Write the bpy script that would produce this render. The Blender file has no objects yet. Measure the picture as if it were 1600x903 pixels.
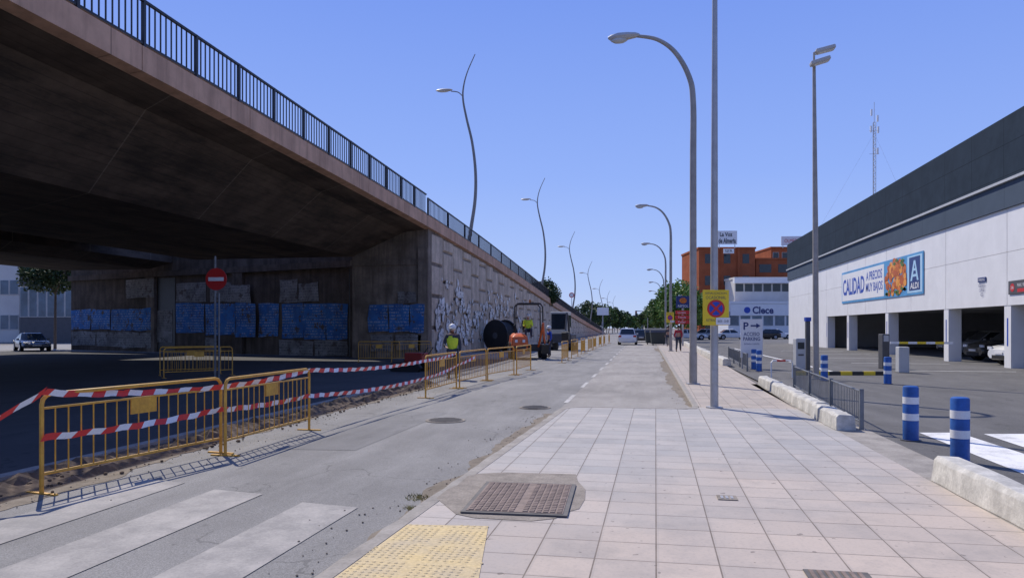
import bpy, bmesh, math, random
from mathutils import Vector, Matrix
random.seed(7)
R=math.radians
F=1130.; U0=800.; H0=512.; EYE=1.6
TH=math.atan(210/F); S_=math.sin(TH); C_=math.cos(TH)
def P(u,v,d):
    s=(u-U0)/F
    return Vector((d*(-S_+C_*s), d*(C_+S_*s), EYE-(v-H0)/F*d))
def G(u,v,Z=0.): return P(u,v,(EYE-Z)*F/(v-H0))
RZ=-.07; LZ=-.05
col=bpy.context.scene.collection
# ---------------------------------------------------------------- materials
class NT:
    def __init__(s,name,rough=.7,metal=0.,spec=None):
        s.mat=bpy.data.materials.new(name); s.mat.use_nodes=True
        s.nt=s.mat.node_tree; s.b=s.nt.nodes['Principled BSDF']
        s.b.inputs['Roughness'].default_value=rough; s.b.inputs['Metallic'].default_value=metal
        if spec is not None: s.b.inputs['Specular IOR Level'].default_value=spec
        g=s.nt.nodes.new('ShaderNodeNewGeometry'); s.pos=g.outputs['Position']
        s._x=None
    def link(s,a,b): s.nt.links.new(a,b)
    def put(s,sock,val):
        if isinstance(val,bpy.types.NodeSocket): s.link(val,sock)
        elif isinstance(val,(tuple,list)): sock.default_value=(*val,1) if len(val)==3 and len(sock.default_value)==4 else val
        else: sock.default_value=val
    def xyz(s):
        if not s._x:
            n=s.nt.nodes.new('ShaderNodeSeparateXYZ'); s.link(s.pos,n.inputs[0]); s._x=n.outputs
        return s._x
    def m(s,op,a,b=None,c=None):
        n=s.nt.nodes.new('ShaderNodeMath'); n.operation=op
        s.put(n.inputs[0],a)
        if b is not None: s.put(n.inputs[1],b)
        if c is not None: s.put(n.inputs[2],c)
        return n.outputs[0]
    def mix(s,f,a,b,blend='MIX'):
        n=s.nt.nodes.new('ShaderNodeMix'); n.data_type='RGBA'; n.blend_type=blend
        s.put(n.inputs[0],f); s.put(n.inputs[6],a); s.put(n.inputs[7],b); return n.outputs[2]
    def noise(s,scale,detail=5,rough=.6,sc=None,vec=None):
        v=vec or s.pos
        if sc:
            mp=s.nt.nodes.new('ShaderNodeMapping'); mp.inputs['Scale'].default_value=sc; s.link(v,mp.inputs[0]); v=mp.outputs[0]
        n=s.nt.nodes.new('ShaderNodeTexNoise'); n.inputs['Scale'].default_value=scale; n.inputs['Detail'].default_value=detail
        n.inputs['Roughness'].default_value=rough; s.link(v,n.inputs['Vector']); return n.outputs['Fac']
    def step(s,f,a,b):
        n=s.nt.nodes.new('ShaderNodeMapRange'); n.inputs[1].default_value=a; n.inputs[2].default_value=b; s.link(f,n.inputs[0]); return n.outputs[0]
    def base(s,c): s.put(s.b.inputs['Base Color'],c)
    def bump(s,h,st=.3,dist=.01):
        n=s.nt.nodes.new('ShaderNodeBump'); n.inputs['Strength'].default_value=st; n.inputs['Distance'].default_value=dist
        s.link(h,n.inputs['Height']); s.link(n.outputs[0],s.b.inputs['Normal'])
def k(c,f): return tuple(min(1,x*f) for x in c)
def M(name,c,rough=.7,metal=0.,var=.2,vs=2.5,c2=None,bump=0,bs=60,streak=0,fine=.12,spec=None):
    t=NT(name,rough,metal,spec)
    c2=c2 or k(c,1-var)
    n=t.noise(vs,6,.62); o=t.mix(t.step(n,.35,.66),c,c2)
    if fine:
        f=t.noise(bs,3,.7); o=t.mix(t.step(f,.3,.7),t.mix(1.,o,(1-fine,)*3,'MULTIPLY'),o)
        if bump: t.bump(f,bump,.01)
    if streak:
        st=t.noise(3.,6,.65,(1,1,.08)); o=t.mix(t.m('MULTIPLY',t.step(st,.42,.68),streak),o,k(c,.3))
    t.base(o)
    return t.mat
def asphalt(name,c,patch=.25):
    t=NT(name,.88,0,.3)
    big=t.noise(.35,5,.6); mid=t.noise(2.2,5,.65,(1,.22,1)); fi=t.noise(90,2,.8); fi2=t.noise(260,1,.5)
    o=t.mix(t.step(big,.35,.65),c,k(c,1-patch))
    o=t.mix(t.m('MULTIPLY',t.step(mid,.45,.7),.35),o,k(c,1.4))
    dk=t.noise(.9,6,.7,(1,.12,1)); o=t.mix(t.m('MULTIPLY',t.step(dk,.52,.72),.35),o,k(c,.5))
    sp=t.noise(3.3,3,.6); o=t.mix(t.m('MULTIPLY',t.step(sp,.66,.72),.45),o,k(c,.4))
    o=t.mix(t.step(fi,.35,.65),t.mix(1.,o,(.72,.72,.72),'MULTIPLY'),t.mix(1.,o,(1.26,1.26,1.26),'MULTIPLY'))
    v=t.nt.nodes.new('ShaderNodeTexVoronoi'); v.feature='DISTANCE_TO_EDGE'; v.inputs['Scale'].default_value=.45
    ns=t.nt.nodes.new('ShaderNodeTexNoise'); ns.inputs['Scale'].default_value=1.5; ns.inputs['Detail'].default_value=6
    t.link(t.pos,ns.inputs['Vector'])
    vm=t.nt.nodes.new('ShaderNodeVectorMath'); vm.operation='MULTIPLY_ADD'; vm.inputs[1].default_value=(.9,.9,.9)
    t.link(ns.outputs['Color'],vm.inputs[0]); t.link(t.pos,vm.inputs[2]); t.link(vm.outputs[0],v.inputs['Vector'])
    cr=t.m('MULTIPLY',t.m('LESS_THAN',v.outputs['Distance'],.005),t.m('GREATER_THAN',t.noise(.5,2,.5),.5))
    o=t.mix(t.m('MULTIPLY',cr,.45),o,k(c,.35))
    t.base(o); t.bump(t.m('ADD',fi,fi2),.5,.006); return t.mat
def tiles(name,size,cA,cB,joint=.024,jc=.35):
    t=NT(name,.8,0,.3); x,y=t.xyz()[0],t.xyz()[1]
    xs=t.m('DIVIDE',t.m('SUBTRACT',x,t.m('MULTIPLY',y,.012)),size); ys=t.m('DIVIDE',y,size)
    fx=t.m('FRACT',xs); fy=t.m('FRACT',ys)
    j=t.m('MAXIMUM',t.m('LESS_THAN',fx,joint),t.m('LESS_THAN',fy,joint))
    je=t.m('MAXIMUM',t.m('LESS_THAN',fx,joint*2.6),t.m('LESS_THAN',fy,joint*2.6))
    cmb=t.nt.nodes.new('ShaderNodeCombineXYZ'); t.link(t.m('FLOOR',xs),cmb.inputs[0]); t.link(t.m('FLOOR',ys),cmb.inputs[1])
    wn=t.nt.nodes.new('ShaderNodeTexWhiteNoise'); wn.noise_dimensions='3D'; t.link(cmb.outputs[0],wn.inputs['Vector'])
    zone=t.m('ADD',t.m('MULTIPLY',y,-.16),t.m('MULTIPLY',x,.10)); zone=t.m('ADD',zone,t.m('MULTIPLY',t.noise(.35,4,.6),1.6))
    sel=t.m('ADD',t.m('MULTIPLY',t.step(zone,-.75,-.1),.8),t.m('MULTIPLY',wn.outputs['Value'],.2))
    o=t.mix(sel,cA,cB)
    o=t.mix(1.,o,t.mix(wn.outputs['Value'],(.90,.90,.905),(1.05,1.04,1.03)),'MULTIPLY')
    st=t.noise(1.3,8,.75); o=t.mix(t.m('MULTIPLY',t.step(st,.48,.72),.45),o,k(cA,.5))
    lg=t.noise(.5,8,.7,(1,.5,1)); o=t.mix(t.m('MULTIPLY',t.step(lg,.48,.68),.30),o,(.27,.27,.275))
    sp=t.noise(35,3,.7); o=t.mix(t.m('MULTIPLY',t.step(sp,.52,.75),.30),o,k(cA,.45))
    dots=t.noise(9,2,.5); o=t.mix(t.m('MULTIPLY',t.m('GREATER_THAN',dots,.715),.5),o,(.07,.06,.055))
    dj=t.noise(2.,3,.6); o=t.mix(t.m('MULTIPLY',je,t.m('MULTIPLY',dj,.3)),o,k(cA,.55))
    o=t.mix(t.m('MULTIPLY',j,t.m('ADD',t.m('MULTIPLY',dj,.8),jc)),o,(.13,.10,.075))
    t.base(o)
    t.bump(t.m('SUBTRACT',t.m('MULTIPLY',sp,.3),t.m('MULTIPLY',j,1.)),.5,.006); return t.mat
def lines_mat(name,c,axis,period,width,dark=.5,rough=.5,metal=0.,zper=None,streak=0,var=.2,spec=None):
    t=NT(name,rough,metal,spec); a=t.xyz()[axis]
    j=t.m('LESS_THAN',t.m('FRACT',t.m('DIVIDE',a,period)),width/period)
    if zper:
        j=t.m('MAXIMUM',j,t.m('LESS_THAN',t.m('FRACT',t.m('DIVIDE',t.xyz()[2],zper)),width/zper))
    n=t.noise(1.,6,.65); o=t.mix(t.step(n,.35,.65),c,k(c,1-var))
    if streak:
        st=t.noise(2.5,7,.65,(1,1,.1)); o=t.mix(t.m('MULTIPLY',t.step(st,.45,.7),streak),o,k(c,.35))
    o=t.mix(j,o,k(c,dark)); t.base(o); return t.mat
def poster_mat(name,c,c2,ink,amount):
    t=NT(name,.8,0,.2); n=t.noise(1.4,6,.7); o=t.mix(t.step(n,.35,.65),c,c2)
    row=t.m('LESS_THAN',t.m('FRACT',t.m('DIVIDE',t.xyz()[2],.17)),.5)
    wd=t.m('GREATER_THAN',t.noise(14,2,.6,(1,1,.45)),.5)
    blk=t.m('GREATER_THAN',t.noise(1.1,2,.5),.42)
    o=t.mix(t.m('MULTIPLY',t.m('MULTIPLY',row,wd),t.m('MULTIPLY',blk,amount)),o,ink)
    tear=t.m('GREATER_THAN',t.noise(2.0,7,.72),.585); o=t.mix(tear,o,(.12,.095,.08))
    dg=t.noise(.9,6,.7); o=t.mix(t.m('MULTIPLY',t.step(dg,.45,.65),.5),o,(.06,.055,.055))
    t.base(o); return t.mat
m_road=asphalt('asphalt_worn',(.275,.265,.252))
m_park=asphalt('asphalt_parking_lane',(.35,.325,.295))
m_lot=asphalt('asphalt_lot',(.155,.15,.145))
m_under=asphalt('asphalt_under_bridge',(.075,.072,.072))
m_ground=asphalt('ground_dusty',(.22,.20,.18))
m_tile=tiles('pavement_tiles',.42,(.455,.435,.41),(.535,.45,.375))
m_tile2=tiles('pavement_small_tiles',.3,(.46,.40,.34),(.53,.445,.37))
m_kerb=M('kerb_stone',(.43,.39,.34),.85,var=.35,vs=3,bump=.5,bs=30,fine=.25)
m_conc=M('concrete_patch',(.40,.345,.285),.9,var=.35,vs=5,bump=.6,bs=45,fine=.35)
m_block=M('whitewashed_concrete',(.74,.71,.64),.85,var=.3,vs=7,bump=.5,bs=25,streak=.5,fine=.2)
m_fascia=lines_mat('fascia_concrete',(.68,.42,.28),1,4.6,.03,.4,.85,streak=.5,var=.25,spec=.2)
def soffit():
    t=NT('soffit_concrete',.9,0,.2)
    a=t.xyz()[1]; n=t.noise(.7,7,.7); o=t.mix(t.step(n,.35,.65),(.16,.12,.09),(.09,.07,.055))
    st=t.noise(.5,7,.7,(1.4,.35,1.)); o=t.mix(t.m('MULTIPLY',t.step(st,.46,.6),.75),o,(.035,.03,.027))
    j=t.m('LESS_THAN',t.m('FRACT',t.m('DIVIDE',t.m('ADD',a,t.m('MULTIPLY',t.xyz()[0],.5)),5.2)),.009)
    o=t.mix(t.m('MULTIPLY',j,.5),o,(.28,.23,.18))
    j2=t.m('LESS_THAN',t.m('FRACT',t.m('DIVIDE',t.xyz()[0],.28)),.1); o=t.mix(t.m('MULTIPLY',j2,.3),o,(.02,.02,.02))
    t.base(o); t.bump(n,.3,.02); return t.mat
m_soffit=soffit()
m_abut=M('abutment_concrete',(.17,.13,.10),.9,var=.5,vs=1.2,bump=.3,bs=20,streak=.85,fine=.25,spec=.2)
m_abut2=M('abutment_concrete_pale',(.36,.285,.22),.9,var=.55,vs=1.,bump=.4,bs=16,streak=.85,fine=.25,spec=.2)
m_rw=M('retaining_panel',(.84,.68,.52),.9,var=.35,vs=1.1,bump=.6,bs=14,streak=.5,fine=.3,spec=.2)
m_rwj=M('retaining_joint',(.30,.25,.20),.9,var=.3,vs=1.5,streak=.3)
m_black=M('black_paint',(.018,.018,.02),.45,var=.3)
m_rub=M('rubber',(.02,.02,.021),.8,var=.2)
m_yel=M('barrier_yellow',(.80,.43,.05),.5,var=.25,vs=6,c2=(.62,.30,.04),bs=30,fine=.2)
m_galv=M('galvanised_steel',(.50,.49,.48),.5,.3,var=.2,vs=4)
m_galvd=M('weathered_steel',(.24,.25,.26),.5,.4,var=.3,vs=4)
m_pole=M('lamp_pole_grey',(.46,.42,.37),.65,.0,var=.25,vs=3,streak=.2)
m_pold=M('lamp_pole_dark',(.26,.25,.24),.6,.1,var=.2)
m_lamp=M('lamp_housing',(.55,.53,.50),.5,.0,var=.1)
m_diff=M('lamp_diffuser',(.6,.6,.58),.25,var=.05)
m_white=M('white_paint',(.82,.81,.80),.55,var=.06,vs=2)
def worn(name,c,under,thr):
    t=NT(name,.85,0,.3); n=t.noise(2.2,8,.75); f=t.noise(45,3,.8)
    w=t.m('ADD',t.m('MULTIPLY',n,.7),t.m('MULTIPLY',f,.3)); o=t.mix(t.step(w,thr-.08,thr+.1),c,under); t.base(o); t.bump(f,.3,.005); return t.mat
m_roadw=worn('road_marking',(.44,.41,.375),(.285,.27,.255),.47)
m_dash=worn('dash_marking',(.60,.58,.55),(.30,.28,.26),.50)
m_lotw=worn('lot_marking',(.80,.79,.77),(.40,.39,.38),.57)
m_dust=M('dusty_sand',(.34,.29,.23),.95,var=.3,vs=6,bump=.5,bs=60,fine=.35,spec=.1)
m_red=M('red',(.62,.02,.02),.45,var=.1)
m_tred=M('tape_red',(.72,.035,.035),.4,var=.1); m_twhite=M('tape_white',(.82,.82,.82),.4,var=.05)
m_blue=M('bollard_blue',(.025,.14,.50),.5,var=.35,vs=6,streak=.2,fine=.2)
m_signblue=M('sign_blue',(.01,.06,.42),.4,var=.05)
m_navy=M('navy',(.012,.03,.16),.4,var=.05)
m_sky=M('banner_cyan',(.10,.36,.66),.5,var=.25,vs=1)
m_lcy=M('banner_light',(.45,.68,.85),.5,var=.1,vs=1)
m_ory=M('orange_fruit',(.80,.20,.02),.5,var=.6,vs=5)
m_grn=M('leaf_print',(.10,.20,.03),.5,var=.3)
m_syel=M('sign_yellow',(.88,.62,.02),.5,var=.08)
m_ora=M('machine_orange',(.78,.14,.02),.4,var=.35,vs=4)
m_mred=M('machine_red',(.35,.03,.02),.5,var=.4)
m_cream=M('cab_cream',(.62,.58,.48),.5,var=.1)
m_glass=M('dark_glass',(.03,.04,.05),.08,var=.3)
m_gbl=M('shop_glass',(.12,.18,.24),.1,var=.5,vs=.6)
m_wall=lines_mat('white_panel',(.78,.77,.76),1,400,.01,.7,.5,var=.08,streak=.05,spec=.2)
m_band=lines_mat('roof_band_dark',(.035,.050,.070),1,3.,.03,.5,.9,zper=1.3,var=.2,spec=.05)
m_band2=lines_mat('roof_band_mid',(.085,.11,.145),1,3.,.03,.6,.9,var=.1,spec=.05)
m_grey=M('light_grey',(.50,.51,.52),.6,var=.1)
m_dgrey=M('dark_grey',(.09,.09,.095),.6,var=.2)
m_brick=M('orange_brick',(.40,.115,.05),.9,var=.25,vs=.5,bs=6,spec=.1)
m_plaster=M('pale_plaster',(.68,.65,.60),.8,var=.12,vs=.6)
m_rust=M('rusty_iron',(.31,.235,.195),.8,.1,var=.35,vs=8,bump=.3)
m_iron=M('cast_iron',(.17,.155,.14),.7,.1,var=.3,vs=8)
m_tact=M('tactile_yellow',(.76,.58,.28),.8,var=.3,vs=3,c2=(.60,.49,.31),bs=30,fine=.3)
m_dirt=M('dirt',(.20,.14,.095),.95,var=.5,vs=4,bump=.9,bs=18,c2=(.10,.07,.05),fine=.4)
m_skin=M('skin',(.45,.24,.16),.6,var=.1)
m_vest=M('hivis_yellow',(.72,.85,.04),.7,var=.1)
m_cloth=M('dark_cloth',(.05,.055,.075),.9,var=.2); m_cred=M('red_cloth',(.45,.03,.04),.9,var=.2)
m_hair=M('hair',(.03,.02,.015),.8)
m_bark=M('bark',(.16,.12,.09),.9,var=.4,vs=8,bump=.5,bs=30)
m_tail=M('tail_light',(.4,.01,.01),.2); m_head=M('head_light',(.75,.77,.8),.1,var=.05)
m_binm=M('bin_plastic',(.035,.045,.04),.6,var=.2)
m_pblue=poster_mat('poster_blue',(.03,.14,.40),(.07,.20,.42),(.38,.42,.48),.7)
m_pwhite=poster_mat('poster_pale',(.33,.31,.285),(.20,.18,.16),(.07,.07,.07),.6)
def leafmat(name,c,c2):
    t=NT(name,.65); n=t.noise(1.3,3,.6); f=t.noise(9,2,.6)
    o=t.mix(t.step(n,.35,.65),c,c2); o=t.mix(t.step(f,.3,.7),t.mix(1.,o,(.55,.6,.5),'MULTIPLY'),o); t.base(o); return t.mat
m_leaf=leafmat('leaf_green',(.13,.23,.035),(.07,.13,.02)); m_leafd=leafmat('leaf_dark',(.055,.10,.02),(.025,.055,.012))
m_leafb=leafmat('leaf_bright',(.22,.36,.06),(.12,.23,.035))
def paint(name,c): 
    m=M(name,c,.25,var=.05); m.node_tree.nodes['Principled BSDF'].inputs['Coat Weight'].default_value=.6; return m
m_cw=paint('car_white',(.86,.86,.85)); m_cd=paint('car_dark',(.02,.022,.026)); m_cs=paint('car_steel',(.06,.08,.12)); m_cg=paint('car_silver',(.42,.43,.45))
# ---------------------------------------------------------------- mesh helpers
class MB:
    def __init__(s): s.v=[];s.f=[];s.m=[]
    def add(s,vs,fs,mi=0):
        b=len(s.v); s.v+= [tuple(x) for x in vs]
        for f in fs: s.f.append(tuple(i+b for i in f)); s.m.append(mi)
        return s
    def box(s,x0,x1,y0,y1,z0,z1,mi=0):
        return s.add([(x0,y0,z0),(x1,y0,z0),(x1,y1,z0),(x0,y1,z0),(x0,y0,z1),(x1,y0,z1),(x1,y1,z1),(x0,y1,z1)],
            [(0,3,2,1),(4,5,6,7),(0,1,5,4),(1,2,6,5),(2,3,7,6),(3,0,4,7)],mi)
    def ext(s,poly,vec,mi=0):
        n=len(poly); vec=Vector(vec); a=[Vector(p) for p in poly]
        return s.add(a+[p+vec for p in a],[tuple(range(n))[::-1],tuple(range(n,2*n))]+[(i,(i+1)%n,(i+1)%n+n,i+n) for i in range(n)],mi)
    def poly(s,pts,mi=0): return s.add(pts,[tuple(range(len(pts)))],mi)
    def loft(s,rings,mi=0,caps=True):
        n=len(rings[0]); vs=[p for r in rings for p in r]; fs=[]
        for j in range(len(rings)-1):
            for i in range(n): fs.append((j*n+i,j*n+(i+1)%n,(j+1)*n+(i+1)%n,(j+1)*n+i))
        if caps: fs.append(tuple(range(n))[::-1]); fs.append(tuple((len(rings)-1)*n+i for i in range(n)))
        return s.add(vs,fs,mi)
    def tube(s,pts,r,n=8,mi=0):
        pts=[Vector(p) for p in pts]; rr=r if isinstance(r,(list,tuple)) else [r]*len(pts); rings=[]
        t0=(pts[1]-pts[0]).normalized(); up=Vector((0,0,1)) if abs(t0.z)<.9 else Vector((1,0,0))
        a=t0.cross(up).normalized()
        for i,p in enumerate(pts):
            t=(pts[min(i+1,len(pts)-1)]-pts[max(i-1,0)]).normalized()
            a=(a-t*a.dot(t)).normalized(); b=t.cross(a)
            rings.append([p+(a*math.cos(q*2*math.pi/n)+b*math.sin(q*2*math.pi/n))*rr[i] for q in range(n)])
        return s.loft(rings,mi)
    def ell(s,c,r,n=12,k_=7,mi=0):
        rings=[]
        for j in range(k_+1):
            a=-math.pi/2+math.pi*(j+.001 if j==0 else (j-.001 if j==k_ else j))/k_
            q=max(.02,math.cos(a))
            rings.append([(c[0]+r[0]*q*math.cos(i*2*math.pi/n),c[1]+r[1]*q*math.sin(i*2*math.pi/n),c[2]+r[2]*math.sin(a)) for i in range(n)])
        return s.loft(rings,mi)
    def disc(s,c,r,ax=1,n=24,th=.01,mi=0):
        pts=[]
        for i in range(n):
            a=i*2*math.pi/n; q=[r*math.cos(a),r*math.sin(a)]
            pts.append((c[0]+q[0],c[1],c[2]+q[1]) if ax==1 else ((c[0],c[1]+q[0],c[2]+q[1]) if ax==0 else (c[0]+q[0],c[1]+q[1],c[2])))
        v=[0,0,0]; v[ax]=th
        return s.ext(pts,v,mi)
    def build(s,name,mats,parent=None,smooth=False,bevel=0,loc=None,rot=None):
        me=bpy.data.meshes.new(name); me.from_pydata(s.v,[],s.f)
        mats=mats if isinstance(mats,list) else [mats]
        for m in mats: me.materials.append(m)
        for p,mi in zip(me.polygons,s.m): p.material_index=mi; p.use_smooth=smooth
        bm=bmesh.new(); bm.from_mesh(me); bmesh.ops.recalc_face_normals(bm,faces=bm.faces); bm.to_mesh(me); bm.free()
        if smooth: me.set_sharp_from_angle(angle=R(40))
        o=bpy.data.objects.new(name,me); col.objects.link(o)
        if parent: o.parent=parent
        if loc is not None: o.location=loc
        if rot is not None: o.rotation_euler=rot
        if bevel:
            b=o.modifiers.new('b','BEVEL'); b.width=bevel; b.segments=2; b.limit_method='ANGLE'
        return o
def tag(o,label,cat,group=None,kind=None):
    if label: o['label']=label
    if cat: o['category']=cat
    if group: o['group']=group
    if kind: o['kind']=kind
    return o
def thing(name,label,cat,loc=(0,0,0),rotz=0,group=None):
    o=bpy.data.objects.new(name,None); o.empty_display_size=.2; col.objects.link(o); o.location=loc; o.rotation_euler=(0,0,rotz)
    return tag(o,label,cat,group)
def struct(mb,name,mat,**kw):
    o=mb.build(name,mat,**kw); o['kind']='structure'; return o
def dup(root,loc,rotz,label,group=None,scale=None):
    c=root.copy(); col.objects.link(c)
    for ch in list(root.children): 
        d=ch.copy(); col.objects.link(d); d.parent=c
        for g in list(ch.children):
            e=g.copy(); col.objects.link(e); e.parent=d
    c.location=loc; c.rotation_euler=(0,0,rotz); c['label']=label
    if group: c['group']=group
    if scale: c.scale=scale
    return c
def text(s,mat,parent,x,z,w,h,y=-.012,name='lettering',off=0.0):
    cu=bpy.data.curves.new(name,'FONT'); cu.body=s; cu.size=1; cu.align_x='CENTER'; cu.offset=off; cu.resolution_u=3; cu.space_line=.95
    t=bpy.data.objects.new(name+'_tmp',cu); col.objects.link(t); bpy.context.view_layer.update()
    me=bpy.data.meshes.new_from_object(t.evaluated_get(bpy.context.evaluated_depsgraph_get()))
    bpy.data.objects.remove(t); 
    xs=[v.co.x for v in me.vertices]; ys=[v.co.y for v in me.vertices]
    cx,cy=(max(xs)+min(xs))/2,(max(ys)+min(ys))/2; sx,sy=w/(max(xs)-min(xs)),h/(max(ys)-min(ys))
    for v in me.vertices: v.co=((v.co.x-cx)*sx,0,(v.co.y-cy)*sy)
    me.materials.clear(); me.materials.append(mat)
    o=bpy.data.objects.new(name,me); col.objects.link(o); o.parent=parent; o.location=(x,y,z)
    return o
def interp(tab,x):
    if x<=tab[0][0]: return tab[0][1]
    for (a,b),(c,d) in zip(tab,tab[1:]):
        if x<=c: return b+(d-b)*(x-a)/(c-a)
    return tab[-1][1]
def smoothpts(pts,n=5):
    out=[]; pts=[Vector(p) for p in pts]
    for i in range(len(pts)-1):
        p0=pts[max(i-1,0)];p1=pts[i];p2=pts[i+1];p3=pts[min(i+2,len(pts)-1)]
        for j in range(n):
            t=j/n; out.append(.5*((2*p1)+(p2-p0)*t+(2*p0-5*p1+4*p2-p3)*t*t+(3*p1-p0-3*p2+p3)*t**3))
    out.append(pts[-1]); return out
ORD=['first','second','third','fourth','fifth','sixth','seventh','eighth','ninth','tenth','eleventh','twelfth','thirteenth','fourteenth','fifteenth','sixteenth','seventeenth','eighteenth','nineteenth','twentieth']
# ---------------------------------------------------------------- ground
def sheet(name,pts,z,mat): 
    return struct(MB().poly([(p[0],p[1],z) for p in pts]),name,mat)
sheet('ground',[(-1500,-300),(1500,-300),(1500,2500),(-1500,2500)],-.10,m_ground)
sheet('road',[(-60,-40),(1.1,-40),(1.1,420),(-60,420)],RZ,m_road)
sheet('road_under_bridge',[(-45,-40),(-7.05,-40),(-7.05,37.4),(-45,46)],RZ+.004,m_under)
sheet('parking_lane',[(-1.75,14.9),(.93,14.9),(.93,140),(-1.75,140)],RZ+.004,m_park)
sheet('car_park',[(3.42,-20),(70,-20),(70,140),(3.42,140)],LZ,m_lot)
KL=lambda y:-2.12+(y-4.35)*.042
def slab(name,poly,mat): return struct(MB().ext([(p[0],p[1],-.09) for p in poly],(0,0,.09)),name,mat)
pav=[(KL(-8)+.15,-8),(KL(14)+.15,14)]
for a in range(0,91,15): pav.append((KL(14.2)+.15+.45-.45*math.cos(R(a)),14.2+.4*math.sin(R(a))))
pav+=[(.8,14.6),(.8,15.0),(1.05,15.0),(1.05,15.01),(2.92,15.01),(2.92,-8)]
slab('pavement',pav,m_tile)
ko=[];ki=[]
y=-8.
while y<14.01:
    ko.append((KL(y)+random.uniform(-.012,.018),y)); ki.append((KL(y)+.148,y)); y+=.25 if y>2 else 1.
for a in range(0,91,15):
    ko.append((KL(14.2)+.55-.55*math.cos(R(a)),14.2+.55*math.sin(R(a)))); ki.append((KL(14.2)+.15+.448-.448*math.cos(R(a)),14.2+.402*math.sin(R(a))))
ko+=[(.6,14.75),(.85,14.9),(.93,15.2),(.95,140)]; ki+=[(.6,14.602),(.98,14.7),(1.05,15.2),(1.05,140)]
vs=[];fs=[]
for (a,b) in zip(ko,ki): vs+=[(*a,-.09),(*a,-.012+random.uniform(-.01,.006)),(a[0]+.02,a[1],.003),(*b,.004),(*b,-.09)]
for i in range(len(ko)-1):
    for q in range(4): fs.append((i*5+q,i*5+q+1,i*5+q+6,i*5+q+5))
struct(MB().add(vs,fs),'kerb',m_kerb)
# sand and dust gathered along the kerb and the trench
def dust(name,f0,ya,yb,sgn,wmax,z,st=.12):
    m_=MB(); vs=[];fs=[]; y=ya; i=0; w=wmax*.5
    while y<yb:
        w=min(wmax,max(.02,w+random.uniform(-.05,.05)*wmax/.25)); vs+=[(f0(y),y,z),(f0(y)+sgn*w,y,z)]
        if i: fs.append((2*i-2,2*i-1,2*i+1,2*i))
        i+=1; y+=st
    m_.add(vs,fs)
    for _ in range(260):
        y=random.uniform(ya,yb); x=f0(y)+sgn*abs(random.gauss(0,wmax*1.1)); r=random.uniform(.003,.012)
        m_.ell((x,y,z+r*.4),(r,r,r*.7),5,3)
    struct(m_,name,m_dust)
dust('kerb_dust',lambda y:KL(y)+.01,1,14.,-1,.26,RZ+.0035); dust('trench_dust',lambda y:-6.1,1,20.,1,.34,RZ+.0045); dust('lane_dust',lambda y:.94,15,60.,-1,.35,RZ+.0085,.3)
slab('pavement_far',[(1.05,15.012),(2.92,15.012),(3.3,30),(3.6,140),(1.05,140)],m_tile2)
slab('kerb_strip',[(2.922,-8),(3.42,-8),(3.42,21.5),(2.922,21.5)],m_kerb)
cp=[(682,778),(700,764),(715,758),(730,744),(748,740),(790,738),(900,741),(903,752),(915,765),(914,780),(905,795),(885,800),(868,810),(830,814),(790,812),(740,809),(712,803),(705,797)]
struct(MB().poly([(*G(u,v)[:2],.004) for u,v in cp]),'concrete_patch',m_conc)
g=thing('access_cover','rusty rectangular ribbed iron cover set in a concrete patch of the pavement','manhole cover',(*G(817,779)[:2],.008),R(2))
MB().box(-.46,.46,-.62,.62,0,.012).build('cover_frame',m_iron,g)
mb=MB().box(-.42,.42,-.58,.58,.012,.016)
for i in range(14):
    for j in range(19):
        if i==7 : continue
        mb.box(-.40+i*.059,-.40+i*.059+.04,-.56+j*.0595,-.56+j*.0595+.04,.016,.023)
mb.build('cover_plate',m_rust,g)
tp=[(KL(3.9)+.16,3.9),(KL(5.6)+.16,5.62),tuple(G(763,822)[:2]),(-.95,3.9)]
def inside(p,poly):
    c=False
    for i in range(len(poly)):
        a,b=poly[i],poly[i-1]
        if (a[1]>p[1])!=(b[1]>p[1]) and p[0]<(b[0]-a[0])*(p[1]-a[1])/(b[1]-a[1])+a[0]: c=not c
    return c
mb=MB().poly([(x,y,.005) for x,y in tp])
for i in range(60):
    for j in range(60):
        x=-2.4+i*.052; y=3.9+j*.052
        if inside((x,y),tp) and (i%8) and (j%8):
            ring0=[(x+.016*math.cos(q*R(60)),y+.016*math.sin(q*R(60)),.005) for q in range(6)]
            ring1=[(x+.010*math.cos(q*R(60)),y+.010*math.sin(q*R(60)),.009) for q in range(6)]
            mb.loft([ring0,ring1])
struct(mb,'tactile_paving',m_tact)
for (u,v,r,lab) in ((696,657,.36,'round iron manhole cover in the road nearest the barriers'),(836,637,.33,'round iron manhole cover in the road beside the dashed line')):
    t=thing('manhole_cover',lab,'manhole cover',(*G(u,v,RZ)[:2],RZ+.006))
    MB().disc((0,0,0),r,2,28,.006).build('rim',m_conc,t)
    mb=MB().disc((0,0,.006),r*.86,2,28,.006)
    for i in range(-4,5): mb.box(-math.sqrt(max(.01,(r*.8)**2-(i*.07)**2)),math.sqrt(max(.01,(r*.8)**2-(i*.07)**2)),i*.07-.012,i*.07+.012,.012,.017)
    mb.build('lid',m_iron,t)
t=thing('utility_cover','small pale square utility cover in the middle of the pavement','cover',(*G(1136,778)[:2],.004),0)
MB().box(-.09,.09,-.09,.09,0,.005).build('frame',m_conc,t); mb=MB()
for i in range(3): mb.box(-.06+i*.045,-.035+i*.045,-.05,.05,.005,.009)
mb.build('lid',m_galv,t)
t=thing('drain_grate','small rusty drain grate at the bottom edge of the pavement','drain',(*G(1312,903)[:2],.004),0)
MB().box(-.2,.2,-.12,.12,0,.006).build('frame',m_iron,t); mb=MB()
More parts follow.
